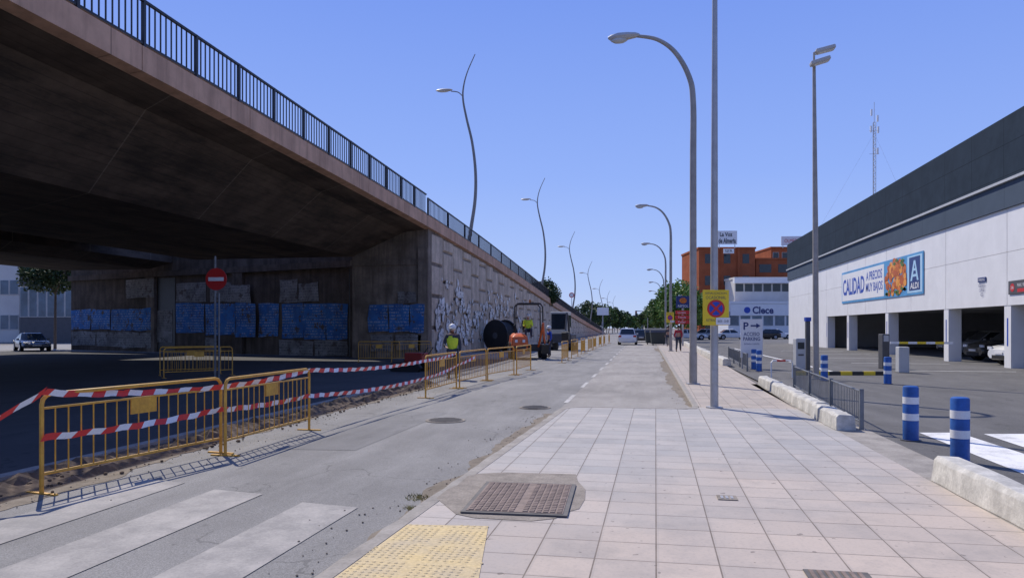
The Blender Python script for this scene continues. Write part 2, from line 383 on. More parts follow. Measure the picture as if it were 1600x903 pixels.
for i in range(7): mb.box(-.17+i*.05,-.145+i*.05,-.1,.1,.006,.012)
mb.build('grille',m_rust,t)
# markings
for x0 in (-3.25,-4.4,-5.5):
    yt=6.35+(-x0-3.2)*.3
    sheet('crosswalk_stripe',[(x0,1.5),(x0+.58,1.5),(x0+.62,yt-.03),(x0+.02,yt+.06)],RZ+.006,m_roadw)
for i in range(14):
    y=16+i*4.2; sheet('lane_dash',[(-1.81-i*.01,y),(-1.71-i*.01,y),(-1.71-i*.01,y+1.9),(-1.81-i*.01,y+1.9)],RZ+.009,m_dash)
for pl in ([(1436,676),(1497,676),(1640,722),(1640,757)],[(1537,678),(1640,678),(1640,712)]):
    sheet('car_park_marking',[G(u,v,LZ)[:2] for u,v in pl],LZ+.005,m_lotw)
sheet('car_park_marking',[(6.8,27.5),(6.95,27.5),(6.95,60),(6.8,60)],LZ+.005,m_lotw)
for i in range(5): sheet('car_park_marking',[(9.4,30+i*6),(13.6,30+i*6),(13.6,30.12+i*6),(9.4,30.12+i*6)],LZ+.005,m_lotw)
sheet('asphalt_repair',[(-4.9,9.2),(-3.9,9.3),(-3.85,13.8),(-4.85,13.7)],RZ+.003,asphalt('asphalt_repair',(.235,.228,.22)))
# trench dirt
mb=MB(); nx,ny=9,240; vs=[];fs=[]
for j in range(ny):
    for i in range(nx):
        x=-6.85+i*.78/(nx-1)+random.uniform(-.03,.03); y=-3+j*.1
        h=.0 if i in (0,nx-1) else random.uniform(-.01,.07)*(1+.8*math.sin(y*1.7+i))
        vs.append((x+ (0.05*math.sin(y*2.3) if i==nx-1 else 0),y,RZ+.006+max(-.0,h)))
for j in range(ny-1):
    for i in range(nx-1): fs.append((j*nx+i,j*nx+i+1,(j+1)*nx+i+1,(j+1)*nx+i))
mb.add(vs,fs); 
for _ in range(600):
    x=random.uniform(-6.95,-5.85); y=random.uniform(3,20); r=random.uniform(.006,.03)
    mb.ell((x,y,RZ+.02),(r,r*random.uniform(.7,1.3),r*.7),5,3)
struct(mb,'dirt_trench',m_dirt)
struct(MB().box(-7.05,-6.88,-5,30,RZ-.02,RZ+.05),'trench_kerb',m_kerb)
mb=MB()
for (u,v,n,sp) in ((655,778,120,.14),(640,795,40,.08),(735,748,25,.08)):
    c=G(u,v,RZ)
    for _ in range(n):
        a=random.uniform(0,6.28); rr=random.uniform(0,sp); x=c.x+rr*math.cos(a); y=c.y+rr*math.sin(a); h=random.uniform(.015,.045); q=random.uniform(0,6.28)
        mb.add([(x,y,RZ),(x+.01,y,RZ),(x+.03*math.cos(q),y+.03*math.sin(q),RZ+h)],[(0,1,2)])
tag(mb.build('weeds',M('dry_weeds',(.42,.36,.14),.9,var=.4)),'dry weeds growing along the kerb beside the concrete patch','weeds',kind='stuff')
# ---------------------------------------------------------------- bridge
XW=-11.4
ZT=[(-25,9.45),(0,9.36),(10,9.28),(18.3,9.16),(27,8.96),(37,8.68),(44,8.42),(52.4,8.07),(70,7.15),(93,5.9),(125,4.45),(163,2.87),(215,.9)]
zt=lambda y:interp(ZT,y)
ft=lambda y:zt(y)-1.12
fb=lambda y:zt(y)-1.76
ys=[-22+i*2.3 for i in range(26)]; ys=[y for y in ys if y<37.4]+[37.5]
bridge=thing('road_bridge','concrete road overpass with dark underside crossing the left of the view','bridge',(0,0,0))
mb=MB(); rings=[]
for y in ys:
    rings.append([(XW-.35,y,ft(y)-.02),(XW-.35,y,fb(y)+.0),(XW-1.5,y,fb(y)-.12),(XW-4.5,y,5.5),(XW-14.1,y,5.5),(XW-18.5,y,fb(y)-.12),(XW-20,y,fb(y)),(XW-20,y,ft(y)-.02)])
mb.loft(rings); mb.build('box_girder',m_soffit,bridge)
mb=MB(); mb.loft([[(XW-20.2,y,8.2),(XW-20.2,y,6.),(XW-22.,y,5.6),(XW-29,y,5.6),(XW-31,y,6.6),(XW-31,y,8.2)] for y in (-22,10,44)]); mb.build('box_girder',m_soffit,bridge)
mb=MB(); segs=[-22+i*4.6 for i in range(50)]
for y in segs:
    a,b=y+.012,y+4.588
    for (y0,y1) in ((a,(a+b)/2),((a+b)/2,b)):
        mb.add([(XW-.349,y0,fb(y0)),(XW,y0,fb(y0)+.05),(XW,y0,ft(y0)),(XW-.349,y0,ft(y0)),(XW-.349,y1,fb(y1)),(XW,y1,fb(y1)+.05),(XW,y1,ft(y1)),(XW-.349,y1,ft(y1))],
           [(0,1,5,4),(1,2,6,5),(2,3,7,6),(3,0,4,7)]+([(0,1,2,3)] if y0==a else [(4,5,6,7)]))
mb.build('edge_beam',m_fascia,bridge)
mb=MB()
for y0 in segs:
    y1=y0+4.6
    mb.add([(XW-.6,y0,ft(y0)+.0),(XW-.85,y0,ft(y0)+.0),(XW-.85,y0,ft(y0)+.42),(XW-.6,y0,ft(y0)+.42),(XW-.6,y1,ft(y1)),(XW-.85,y1,ft(y1)),(XW-.85,y1,ft(y1)+.42),(XW-.6,y1,ft(y1)+.42)],[(0,1,2,3),(4,5,6,7),(0,1,5,4),(1,2,6,5),(2,3,7,6),(3,0,4,7)])
mb.build('kerb_parapet',m_dgrey,bridge)
yc=37.5
mb=MB().ext([(XW-.16,yc,-.1),(XW-.16,yc,fb(yc)+.03),(XW-1.5,yc,fb(yc)-.12),(XW-4.5,yc,5.5),(XW-4.5,yc,-.1)],(0,2.4,0))
mb.box(XW-.7,XW-.155,yc-.12,yc,-.1,5.9); mb.box(XW-4.6,XW-.16,yc-.06,yc-.001,5.0,5.3)
mb.build('abutment_pier',m_abut2,bridge)
A=Vector((XW-4.5,39.2,0)); B=G(130,547,RZ); B.z=0; WD=(A-B); WL=WD.length; WR=math.atan2(WD.y,WD.x)
ab=thing('abutment_wall','long dark stained concrete abutment wall covered in posters under the bridge','wall',(B.x,B.y,0),WR)
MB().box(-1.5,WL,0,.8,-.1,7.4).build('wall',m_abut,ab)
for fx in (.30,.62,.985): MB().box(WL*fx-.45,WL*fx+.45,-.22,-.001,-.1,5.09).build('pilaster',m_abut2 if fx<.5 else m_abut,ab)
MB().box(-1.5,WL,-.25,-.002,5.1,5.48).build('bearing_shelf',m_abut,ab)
def onwall(u):
    s=(u-U0)/F; dx,dy=(-S_+C_*s),(C_+S_*s)
    det=WD.x*(-dy)-WD.y*(-dx); t=((-B.x)*(-dy)-(-B.y)*(-dx))/det
    p=B+WD*t; d=(p.x*dx+p.y*dy)/(dx*dx+dy*dy); return p,d,t*WL
for (ua,ub) in ((247,274),(546,558)):
    MB().box(onwall(ua)[2],onwall(ub)[2],-.03,-.003,-.1,5.0).build('painted_recess_shade',m_black,ab)  # flat black slabs on the wall face, painting in the shade of recesses
struct(MB().box(XW-31,XW-.4,-24,-22,-.1,8.2),'far_abutment',m_abut)
mb=MB(); rings=[]
for y in [39.9]+[42+i*6 for i in range(29)]:
    xb=XW-4.4
    rings.append([(XW-.22,y,-.1),(XW-.22,y,ft(y)-.03),(xb,y,ft(y)-.03),(xb,y,-.1)])
mb.loft(rings); ramp=thing('ramp_retaining_wall','long concrete panelled retaining wall of the ramp beside the road works','retaining wall',(0,0,0))
mb.build('wall_core',m_rwj,ramp)
mb=MB(); pw=2.3; ph=1.75
for i in range(66):
    for j in range(-1,5):
        z0=-.1+j*ph+(ph/2 if i%2 else 0); z1=z0+ph-.1; z0=max(z0,-.1); top=fb(38+(i+1)*pw)-.02
        if z0>top-.15: continue
        z1=min(z1,top)
        if z1<z0+.1: continue
        a=38.0+i*pw+.07; b=38.0+(i+1)*pw-.07; e_=random.uniform(-.012,.012)
        mb.add([(XW-.22,a,z0),(XW-.22,b,z0),(XW-.22,b,z1),(XW-.22,a,z1),(XW-.12+e_,a+.09,z0+.07),(XW-.12+e_,b-.09,z0+.07),(XW-.12+e_,b-.09,z1-.07),(XW-.12+e_,a+.09,z1-.07)],
            [(4,5,6,7),(0,1,5,4),(1,2,6,5),(2,3,7,6),(3,0,4,7)])
mb.build('facing_panel',m_rw,ramp)
tp_=NT('torn_paper',.9,0,.1); n=tp_.noise(1.6,7,.75); n2=tp_.noise(3.2,5,.7,(1,1,2.2))
tp_.base(tp_.mix(tp_.m('GREATER_THAN',n2,.56),tp_.mix(tp_.step(n,.4,.6),(.90,.88,.84),(.62,.57,.50)),(.14,.12,.10)))
mb=MB()
random.seed(3)
for i in range(250):
    y=38.6+abs(random.gauss(0,17)); 
    if y>86: continue
    z=random.uniform(.5,3.3) if random.random()<.85 else random.uniform(3,4.4); z=min(z,fb(y)-1.2); a=random.uniform(.12,.5)
    q=[(math.cos(t)*a*random.uniform(.5,1.2),math.sin(t)*a*random.uniform(.4,1.)) for t in [i*R(60) for i in range(6)]]
    mb.poly([(XW-.098+i*.0003,y+x,z+w) for x,w in q])
tag(mb.build('torn_posters',tp_.mat),'torn white paper scraps and graffiti on the ramp wall behind the worker','posters',kind='stuff')
def railing(label,y0,y1,bay,H,sp,br):
    t=thing('bridge_railing',label,'railing',(0,0,0))
    n=int((y1-y0)/bay); xr=XW-.12
    rt=MB(); rb_=MB()
    for i in range(n):
        a,b=y0+i*bay,y0+(i+1)*bay
        for mbx,h,w in ((rt,H,.035),(rb_,.12,.025)):
            za,zb=ft(a)+h,ft(b)+h
            mbx.add([(xr-w,a,za-.03),(xr+w,a,za-.03),(xr+w,a,za+.03),(xr-w,a,za+.03),(xr-w,b,zb-.03),(xr+w,b,zb-.03),(xr+w,b,zb+.03),(xr-w,b,zb+.03)],[(0,1,2,3),(4,5,6,7),(0,1,5,4),(1,2,6,5),(2,3,7,6),(3,0,4,7)])
        MB().box(xr-.04,xr+.04,a-.04,a+.04,ft(a)-.0,ft(a)+H+.03).build('post',m_black,t)
        m_=MB(); c=a+sp
        while c<b-sp*.5:
            m_.box(xr-br,xr+br,c-br,c+br,ft(c)+.13,ft(c)+H-.03); c+=sp
        m_.build('baluster_panel',m_black,t)
    rt.build('handrail',m_black,t); rb_.build('bottom_rail',m_black,t)
railing('black metal railing along the edge of the bridge span, top left',5,37,2.,1.12,.2,.014)
railing('black metal railing running down the ramp above the retaining wall',37.3,205,4.,.98,.25,.016)
# ---------------------------------------------------------------- posters
PN=0
def poster(u0,u1,v0,v1,kind,label,front=False):
    global PN; PN+=1
    if front:
        s0=(u0-U0)/F; d0=37.4/(C_+S_*s0); s1=(u1-U0)/F; d1=37.4/(C_+S_*s1); a=P(u0,512,d0);b=P(u1,512,d1); dm=(d0+d1)/2; rz=0
    else:
        a,d0,_=onwall(u0); b,d1,_=onwall(u1); dm=(d0+d1)/2; rz=WR
    w=(Vector(b[:2])-Vector(a[:2])).length/2+.0; zt_=EYE-(v0-512)/F*dm; zb_=EYE-(v1-512)/F*dm; h=(zt_-zb_)/2
    t=thing('poster',label,'poster',((a[0]+b[0])/2,(a[1]+b[1])/2,(zt_+zb_)/2),rz,'posters pasted on the bridge abutment')
    xa=onwall(u0)[2]; xb2=onwall(u1)[2]
    onp=any(xb2>WL*fx-.45 and xa<WL*fx+.45 for fx in (.30,.62,.985))
    yy=(-.02 if front else (-.235 if onp else -.04))-PN%3*.003; j=lambda:random.uniform(-.06,.06)
    MB().ext([(-w+j(),yy,-h+j()),(0,yy,-h+j()),(w+j(),yy,-h+j()),(w+j(),yy,0),(w+j(),yy,h+j()),(0,yy,h+j()),(-w+j(),yy,h+j()),(-w+j(),yy,0)],(0,.002,0)).build('sheet',m_pblue if kind=='b' else m_pwhite,t)
lst=[(112,142,484,514),(143,173,483,515),(174,206,483,516),(207,240,482,516),(276,320,474,520),(322,345,474,524),(346,372,474,524),(373,404,474,526),(405,436,474,526),(441,475,474,528),(476,510,474,530),(511,544,474,530)]
for i,(a,b,c,d) in enumerate(lst): poster(a,b,c,d,'b',ORD[i]+' blue poster from the left on the dark abutment wall')
lst=[(113,150,518,540),(152,195,518,542),(197,240,518,544),(246,270,484,535),(322,340,528,548),(436,490,532,556),(492,544,532,556)]
for i,(a,b,c,d) in enumerate(lst): poster(a,b,c,d,'w',ORD[i]+' pale poster from the left in the lower row of the abutment wall')
lst=[(202,245,437,466),(276,322,441,472),(330,362,441,472),(364,396,446,472),(438,465,438,472),(467,498,442,472)]
for i,(a,b,c,d) in enumerate(lst): poster(a,b,c,d,'w',ORD[i]+' faded pale poster from the left in the upper row of the abutment wall')
for i,(a,b) in enumerate(((576,607),(608,640),(641,664))): poster(a,b,476,519,'b',['left','middle','right'][i]+' blue poster on the pale pier at the bridge corner',True)
for i,(a,b) in enumerate(((580,614),(618,658))): poster(a,b,522,548,'w',['left','right'][i]+' pale poster low on the pier at the bridge corner',True)
poster(622,650,455,474,'w','small pale poster above the blue ones on the pier at the bridge corner',True)
# ---------------------------------------------------------------- wavy lamps on ramp
wave=[(0,0,0),(.22,0,1.4),(.5,0,3.3),(.53,0,5.2),(.3,0,7.2),(-.1,0,8.9),(-.35,0,10.2),(-.32,0,11.1),(-.05,0,12.1),(.5,0,13.3)]
sp=smoothpts(wave,6); n=len(sp)
wl=thing('wavy_street_lamp','nearest and tallest wavy dark street lamp rising above the bridge corner','street lamp',(XW-.7,48.5,ft(48.5)),0,'wavy street lamps along the ramp')
MB().tube(sp,[.14-.11*i/(n-1) for i in range(n)],8).build('pole',m_pold,wl,True)
MB().tube(smoothpts([(-.33,0,10.4),(-.7,0,10.75),(-1.2,0,10.85)],4),.035,6).build('arm',m_pold,wl,True)
lh=MB().ell((-1.7,0,10.95),(.62,.2,.1),12,6).build('lamp_head',m_lamp,wl,True)
MB().ell((-1.75,0,10.88),(.42,.15,.07),10,5).build('diffuser',m_diff,lh,True)
MB().box(-.2,.2,-.2,.2,0,.08).build('base_plate',m_pold,wl)
for i,d in enumerate((84,119,156,193,230,268)):
    y=.975*d; dup(wl,(XW-.5+i*.1,y,ft(y)),0,ORD[i+1]+' nearest wavy dark street lamp along the ramp' if i<5 else 'farthest wavy dark street lamp along the ramp')
t=thing('round_road_sign','small round red rimmed road sign on a post up on the ramp','road sign',(XW-.3,115,ft(115)))
MB().tube([(0,0,0),(0,0,3.2)],.05,6).build('post',m_galv,t); MB().disc((0,-.1,3.),.42,1,20,.03).build('rim',m_red,t); MB().disc((0,-.12,3.),.3,1,20,.02).build('plate',m_white,t)
# ---------------------------------------------------------------- right street lamps
def lamp(label,loc,H=10.):
    t=thing('street_lamp',label,'street lamp',loc,0,'curved arm street lamps along the pavement')
    pts=smoothpts([(0,0,0),(0,0,H*.6),(0,0,H*.80),(-.12,0,H*.875),(-.5,0,H*.945),(-1.,0,H*.985),(-1.6,0,H)],6); n=len(pts)
    MB().tube(pts,[.105-.06*i/(n-1) for i in range(n)],10).build('pole',m_pole,t,True)
    rings=[]
    for (x,w,h0,h1) in ((-1.5,.05,-.03,.06),(-1.62,.1,-.06,.1),(-1.85,.14,-.1,.12),(-2.1,.15,-.12,.12),(-2.32,.1,-.1,.07),(-2.4,.03,-.04,.02)):
        rings.append([(x,w*math.cos(q*R(45)),H+(h0+h1)/2+(h1-h0)/2*math.sin(q*R(45))) for q in range(8)])
    hd=MB().loft(rings).build('lamp_head',m_lamp,t,True)
    MB().ell((-2.08,0,H-.09),(.25,.12,.1),10,5).build('diffuser',m_diff,hd,True)
    MB().tube([(0,0,0),(0,0,.03)],.2,8).build('base_plate',m_galv,t)
    MB().tube([(0,0,.03),(0,0,.9)],.115,10).build('sleeve',m_pole,t,True)
    return t
l0=lamp('nearest tall street lamp with curved arm standing on the pavement edge',G(1083,600))
specs=[(1048,49.5),(1040,72),(1037,104),(1034,133),(1030,165)]
for i,(u,d) in enumerate(specs):
    p=P(u,512,d); dup(l0,(p.x,p.y,0),0,ORD[i+1]+' nearest curved arm street lamp along the pavement')
t=thing('steel_pole','tall plain tapering steel pole carrying the yellow no stopping sign','pole',G(1116,637))
MB().tube([(0,0,0),(0,0,3),(.02,0,12)],[.082,.072,.036],12).build('shaft',m_galv,t,True); MB().tube([(0,0,0),(0,0,.025)],.17,10).build('base_plate',m_galv,t)
MB().box(-.05,.05,-.085,-.07,.5,.75).build('access_door',m_galv,t)
p=G(1275,592,LZ)
t=thing('floodlight_pole','tall grey car park pole with two floodlights on top','light pole',p)
MB().tube([(0,0,0),(-.02,0,5),(-.06,0,10.2)],[.1,.085,.05],12).build('shaft',m_pole,t,True)
MB().tube([(0,0,0),(0,0,.03)],.2,8).build('base_plate',m_galv,t)
MB().tube([(-.06,0,10.0),(-.06,0,10.5),(.2,0,10.62)],.035,6).build('bracket',m_pole,t)
for (x,y,z,ry) in ((.3,.1,10.62,R(-12)),(.08,-.2,10.15,R(-15))):
    f=MB().box(-.3,.3,-.16,.16,-.06,.06).build('floodlight',m_lamp,t,bevel=.03,loc=(x,y,z),rot=(0,ry,0))
    MB().box(-.24,.24,-.12,.12,-.075,-.061).build('lens',m_diff,f)
pp=G(1116,637)
def nostop(label,loc,rz,sc=1.):
    t=thing('no_stopping_sign',label,'road sign',loc,rz); t.scale=(sc,)*3
    MB().box(-.26,.26,-.012,0,-.35,.35).build('panel',m_syel,t,bevel=.006)
    text('SEÑALIZACION',m_dgrey,t,0,.29,.42,.055,-.014); text('OCASIONAL',m_dgrey,t,0,.2,.40,.06,-.014)
    MB().disc((0,-.018,-.02),.175,1,32,.005).build('disc_rim',m_red,t)
    MB().disc((0,-.021,-.02),.135,1,32,.002).build('disc_field',m_signblue,t)
    m_=MB()
    for a in (R(45),R(-45)):
        c,s=math.cos(a),math.sin(a); w=.022;l=.14
        m_.ext([(l*c-w*s,-.0225,-.02+l*s+w*c),(l*c+w*s,-.0225,-.02+l*s-w*c),(-l*c+w*s,-.0225,-.02-l*s-w*c),(-l*c-w*s,-.0225,-.02-l*s+w*c)],(0,-.001 if a>0 else -.002,0))
    m_.build('cross',m_red,t)
    text('RETIRADA',m_dgrey,t,-.07,-.25,.24,.05,-.014)
    MB().box(-.0,.28,-.022,-.016,-.34,-.2).build('notice_plate',m_white,t); text('08:00 - 20:00',m_dgrey,t,.14,-.27,.22,.05,-.024)
    return t
nostop('yellow no stopping sign on the steel pole at the pavement edge',(pp.x+.02,pp.y-.1,2.0),R(10))
q=P(1047,512,49.3); nostop('small yellow no stopping sign on the second street lamp',(q.x,q.y-.15,2.3),R(8))
# ---------------------------------------------------------------- barriers
def barrier():
    t=thing('crowd_barrier','x','barrier',(0,0,0),0,'yellow metal barriers along the road works')
    L=2.35;H=1.0;r=.1
    fr=[(0,0,0),(0,0,H-r)]+[(r-r*math.cos(R(a)),0,H-r+r*math.sin(R(a))) for a in (30,60,90)]+[(L-r+r*math.sin(R(a)),0,H-r+r*math.cos(R(a))) for a in (0,30,60,90)]+[(L,0,0)]
    MB().tube(fr,.021,8).tube([(0,0,.2),(L,0,.2)],.016,6).tube([(0,0,.86),(L,0,.86)],.013,6).build('frame',m_yel,t,True)
    m_=MB()
    for i in range(1,17): m_.tube([(i*L/17,0,.2),(i*L/17,0,.86)],.0075,5)
    m_.build('bars',m_yel,t)
    MB().box(L/2-.17,L/2+.17,-.008,.008,.68,.855).build('plate',m_yel,t)
    for x in (.0,L): MB().box(x-.02,x+.02,-.2,.2,-.0,.018).build('foot',m_yel,t)
    return t
b0=barrier()
bl=[((65,772),(345,708),'nearest yellow barrier, wrapped in red and white tape'),((352,712),(483,672),'second nearest yellow barrier, joined to the first by tape'),
((665,622),(714,607),'yellow barrier in front of the standing worker where the tape ends'),((718,606),(760,595),'yellow barrier just beyond the one in front of the worker'),
((762,594),(803,586),'yellow barrier before the orange machine, fifth along the road edge'),((807,585),(830,578),'yellow barrier beside the orange machine, sixth along the road edge'),
((878,567),(890,562),'yellow barrier standing alone beyond the orange machine, seventh along the road edge'),((893,560),(906,556),'eighth yellow barrier along the road edge, beside the cream cab excavator'),
((908,554),(918,550),'ninth yellow barrier along the road edge'),((919,549),(926,547),'tenth yellow barrier along the road edge'),((927,546),(935,543),'eleventh yellow barrier along the road edge'),((936,542),(942,540),'twelfth yellow barrier along the road edge'),((943,540),(950,537),'thirteenth yellow barrier along the road edge'),((951,537),(957,534),'fourteenth and farthest yellow barrier along the road edge'),
((560,566),(606,566),'left yellow barrier of a pair in the shade before the pale bridge pier'),((612,566),(660,565),'right yellow barrier of a pair in the shade before the pale bridge pier'),
((250,587),(338,584),'yellow barrier under the bridge, rear one of the pair by the no entry sign'),((256,591),(363,586),'yellow barrier under the bridge, front one of the pair by the no entry sign')]
for i,(a,b,lab) in enumerate(bl):
    pa,pb=G(*a,RZ),G(*b,RZ); dv=pb-pa; rz=math.atan2(dv.y,dv.x); sc=(min(1.15,max(.85,dv.length/2.35)) if dv.length<6 else 1,1,1)
    if i==0: b0.location=pa; b0.rotation_euler=(0,0,rz); b0['label']=lab; b0.scale=sc
    else: dup(b0,pa,rz,lab,scale=sc)
def tape(name,label,pts,w=.07,sag=.06):
    full=[]
    for i in range(len(pts)-1):
        a,b=Vector(pts[i]),Vector(pts[i+1]); n=max(4,int((b-a).length/.085))
        for j in range(n):
            t_=j/n; p=a.lerp(b,t_); p.z-=sag*(b-a).length/5*4*t_*(1-t_); p.z+=.006*math.sin(j*1.3+i)
            full.append((p,math.sin(j*.27+i*2)*.35))
    full.append((Vector(pts[-1]),0)); m_=MB()
    for i in range(len(full)-1):
        (a,ta),(b,tb)=full[i],full[i+1]; dv=(b-a).normalized()*.03
        oa=Vector((math.sin(ta)*w/2,0,math.cos(ta)*w/2)); ob=Vector((math.sin(tb)*w/2,0,math.cos(tb)*w/2))
        m_.add([a-oa-dv,b-ob-dv,b+ob+dv,a+oa+dv],[(0,1,2,3)],(i//2)%2)
    return tag(m_.build(name,[m_tred,m_twhite],None,True),label,'tape','barrier tape strung between the barriers')
o_=Vector((.035,-.03,0))
def bp(u,vb,v): d=(EYE-RZ)*F/(vb-H0); return P(u,v,d)+o_
tape('barrier_tape','upper red and white tape running from the left edge along the tops of the barriers',[P(-70,690,6.6),bp(68,772,612),bp(200,738,613),bp(345,708,604),bp(481,672,578),bp(665,622,563),bp(712,607,551)])
tape('barrier_tape','lower red and white tape tied at half height along the barriers',[bp(66,772,683),bp(340,709,640),bp(481,672,618),bp(665,622,590),bp(716,606,569),bp(742,600,557)])
pn=G(339,592,RZ)
t=thing('no_entry_sign','round red no entry sign with white bar on a post under the bridge','road sign',pn,R(5))
MB().tube([(-.06,0,0),(-.06,0,4.0)],.035,8).tube([(.06,0.02,0),(.06,0.02,2.8)],.03,8).build('post',m_galvd,t,True)
MB().disc((0,-.06,3.25),.36,1,32,.02).build('disc',m_red,t); MB().box(-.26,.26,-.066,-.061,3.19,3.31).build('white_bar',m_white,t)
# ---------------------------------------------------------------- concrete blocks
def block(x0,x1,y0,y1,h,label,base=0.):
    m_=MB(); n=14
    rings=[]
    for i in range(n+1):
        y=y0+(y1-y0)*i/n; j=lambda:random.uniform(-.012,.012)
        rings.append([(x0+j(),y,base),(x0+.02+j(),y,base+h-.04+j()),(x0+.06+j(),y,base+h+j()),(x1-.06+j(),y,base+h+j()),(x1-.02,y,base+h-.04+j()),(x1,y,base)])
    m_.loft(rings); return tag(m_.build('concrete_block',m_block,None,True,bevel=.008),label,'concrete block','white concrete blocks edging the pavement')
block(2.93,3.25,3.6,8.25,.26,'nearest white concrete block at the right edge of the pavement')
for i,(a,b) in enumerate(((12.0,13.75),(13.85,15.95),(16.05,18.7),(18.8,21.3))):
    block(2.9+i*.06,3.2+i*.06,a,b,.25,['first','second','third','fourth'][i]+' white concrete block of the row beside the low fence')
for i in range(9):
    y=31.5+i*4.4; block(3.15+i*.03,3.5+i*.03,y,y+3.9,.3,ORD[i]+' white concrete block of the distant row beyond the car park entrance')
def lowfence(label,a,b):
    a=Vector(a);b=Vector(b); L=(b-a).length; t=thing('low_metal_fence',label,'fence',(*a[:2],0),math.atan2(b.y-a.y,b.x-a.x)); nb=3; w=L/nb
    for i in range(nb+1): MB().box(i*w-.03,i*w+.03,-.03,.03,-.06,.64).build('post',m_galvd,t)
    for i in range(nb):
        m_=MB().tube([(i*w,0,.6),((i+1)*w,0,.6)],.016,6).tube([(i*w,0,.12),((i+1)*w,0,.12)],.014,6)
        kx=i*w+.1
        while kx<(i+1)*w-.05: m_.tube([(kx,0,.12),(kx,0,.6)],.007,5); kx+=.13
        m_.build('panel',m_galvd,t)
pa=G(1346,671); pb=G(1241,609)
lowfence('low galvanised fence behind the row of white blocks',pa[:2],pb[:2]); lowfence('low galvanised fence near the parking access sign',(3.75,28.5),(4.1,38))
def bollard():
    t=thing('bollard','x','bollard',(0,0,0),0,'blue and white bollards'); r=.105
    MB().tube([(0,0,0),(0,0,.77),(0,0,.79),(0,0,.80)],[r,r,r*.93,r*.75],20).build('post',m_blue,t,True)
    for z0 in (.30,.54): MB().tube([(0,0,z0),(0,0,z0+.1)],r+.003,20).build('white_band',m_twhite,t,True)
    MB().tube([(0,0,0),(0,0,.015)],.14,16).build('base',m_dgrey,t); return t
bo=bollard()
for i,(u,v,lab) in enumerate(((1500,722,'nearest blue and white bollard at the right'),(1423,688,'second nearest blue and white bollard, left of the nearest one'),(1387,600,'blue and white bollard in front of the exit barrier gate'),
    (1288,595,'blue and white bollard beside the floodlight pole'),(1186,580,'right bollard of the pair by the parking access sign'),(1178,577,'left bollard of the pair by the parking access sign'))):
    p=G(u,v,LZ)
    if i==0: bo.location=p; bo['label']=lab
    else: dup(bo,p,0,lab)
t=thing('parking_sign','white parking access sign with a navy P and arrow on two posts','sign',G(1174,576,LZ),R(4))
for x in (-.36,.36): MB().box(x-.03,x+.03,-.03,.03,0,2.).build('post',m_galv,t)
MB().box(-.43,.43,-.06,-.035,.45,2.0).build('panel',m_white,t)
text('P',m_navy,t,-.22,1.72,.2,.3,-.064,off=.02); text('ACCESO\nPARKING',m_navy,t,0,1.3,.66,.34,-.064,off=.015)
MB().box(-.04,.2,-.07,-.062,1.70,1.76).ext([(.18,-.07,1.83),(.34,-.07,1.73),(.18,-.07,1.63)],(0,.006,0)).build('arrow',m_navy,t)
text('ENTRADA CLIENTES',m_navy,t,0,1.0,.6,.06,-.064); 
p=G(1249,580,LZ); t=thing('ticket_machine','pale grey car park ticket machine left of the floodlight pole','machine',p,R(8))
MB().box(-.18,.18,-.18,.18,.08,1.25).build('housing',m_grey,t,bevel=.03); MB().box(-.12,.12,-.19,-.181,.85,1.1).build('screen',m_glass,t); MB().box(-.22,.22,-.22,.22,0,.08).build('plinth',m_dgrey,t); MB().box(-.1,.1,-.19,-.181,.6,.66).build('slot',m_dgrey,t)
p=G(1262,579,LZ); t=thing('barrier_column','slim dark column between the ticket machine and floodlight pole','column',p,R(8))
MB().box(-.08,.08,-.08,.08,0,1.9).build('column',m_dgrey,t,bevel=.02); MB().box(-.1,.1,-.1,.1,1.9,2.05).build('head',m_signblue,t)
p=G(1381,576,LZ); t=thing('barrier_cabinet','slim dark grey barrier cabinet in front of the supermarket columns','barrier cabinet',p,R(8))
MB().box(-.14,.14,-.2,.2,0,1.4).build('housing',m_dgrey,t,bevel=.03); MB().box(-.1,.1,-.21,-.201,1.1,1.35).build('screen',m_grey,t)
p=G(1410,582,LZ); t=thing('barrier_gate','grey barrier gate box with a long white and yellow horizontal arm','barrier gate',p,R(0))
MB().box(-.18,.18,-.2,.2,0,.95).build('housing',m_grey,t,bevel=.03)
m_=MB()
for i in range(7): m_.box(-.5+i*.3,-.5+i*.3+.3,-.3,-.26,1.06,1.14,i%2)
m_.build('arm',[m_white,m_syel],t)
t=thing('striped_kerb_beam','low yellow and black striped kerb across the car park lane','kerb',G(1240,586,LZ),0); m_=MB(); L=(G(1384,586,LZ)-G(1240,586,LZ)); 
for i in range(8): m_.box(i*L.length/8,(i+1)*L.length/8,-.08,.08,0,.13,i%2)
o=m_.build('beam',[m_syel,m_black],t); t.rotation_euler=(0,0,math.atan2(L.y,L.x))
p=G(1205,590,LZ); t=thing('hoop_rail','small red and white hoop rail at the car park entrance','rail',p,R(20))
MB().tube([(0,0,0),(0,0,.5),(.06,0,.56),(.7,0,.56),(.76,0,.5),(.76,0,0)],.025,8).build('hoop',m_white,t,True); MB().box(.2,.5,-.03,.03,.53,.59).build('red_band',m_red,t)
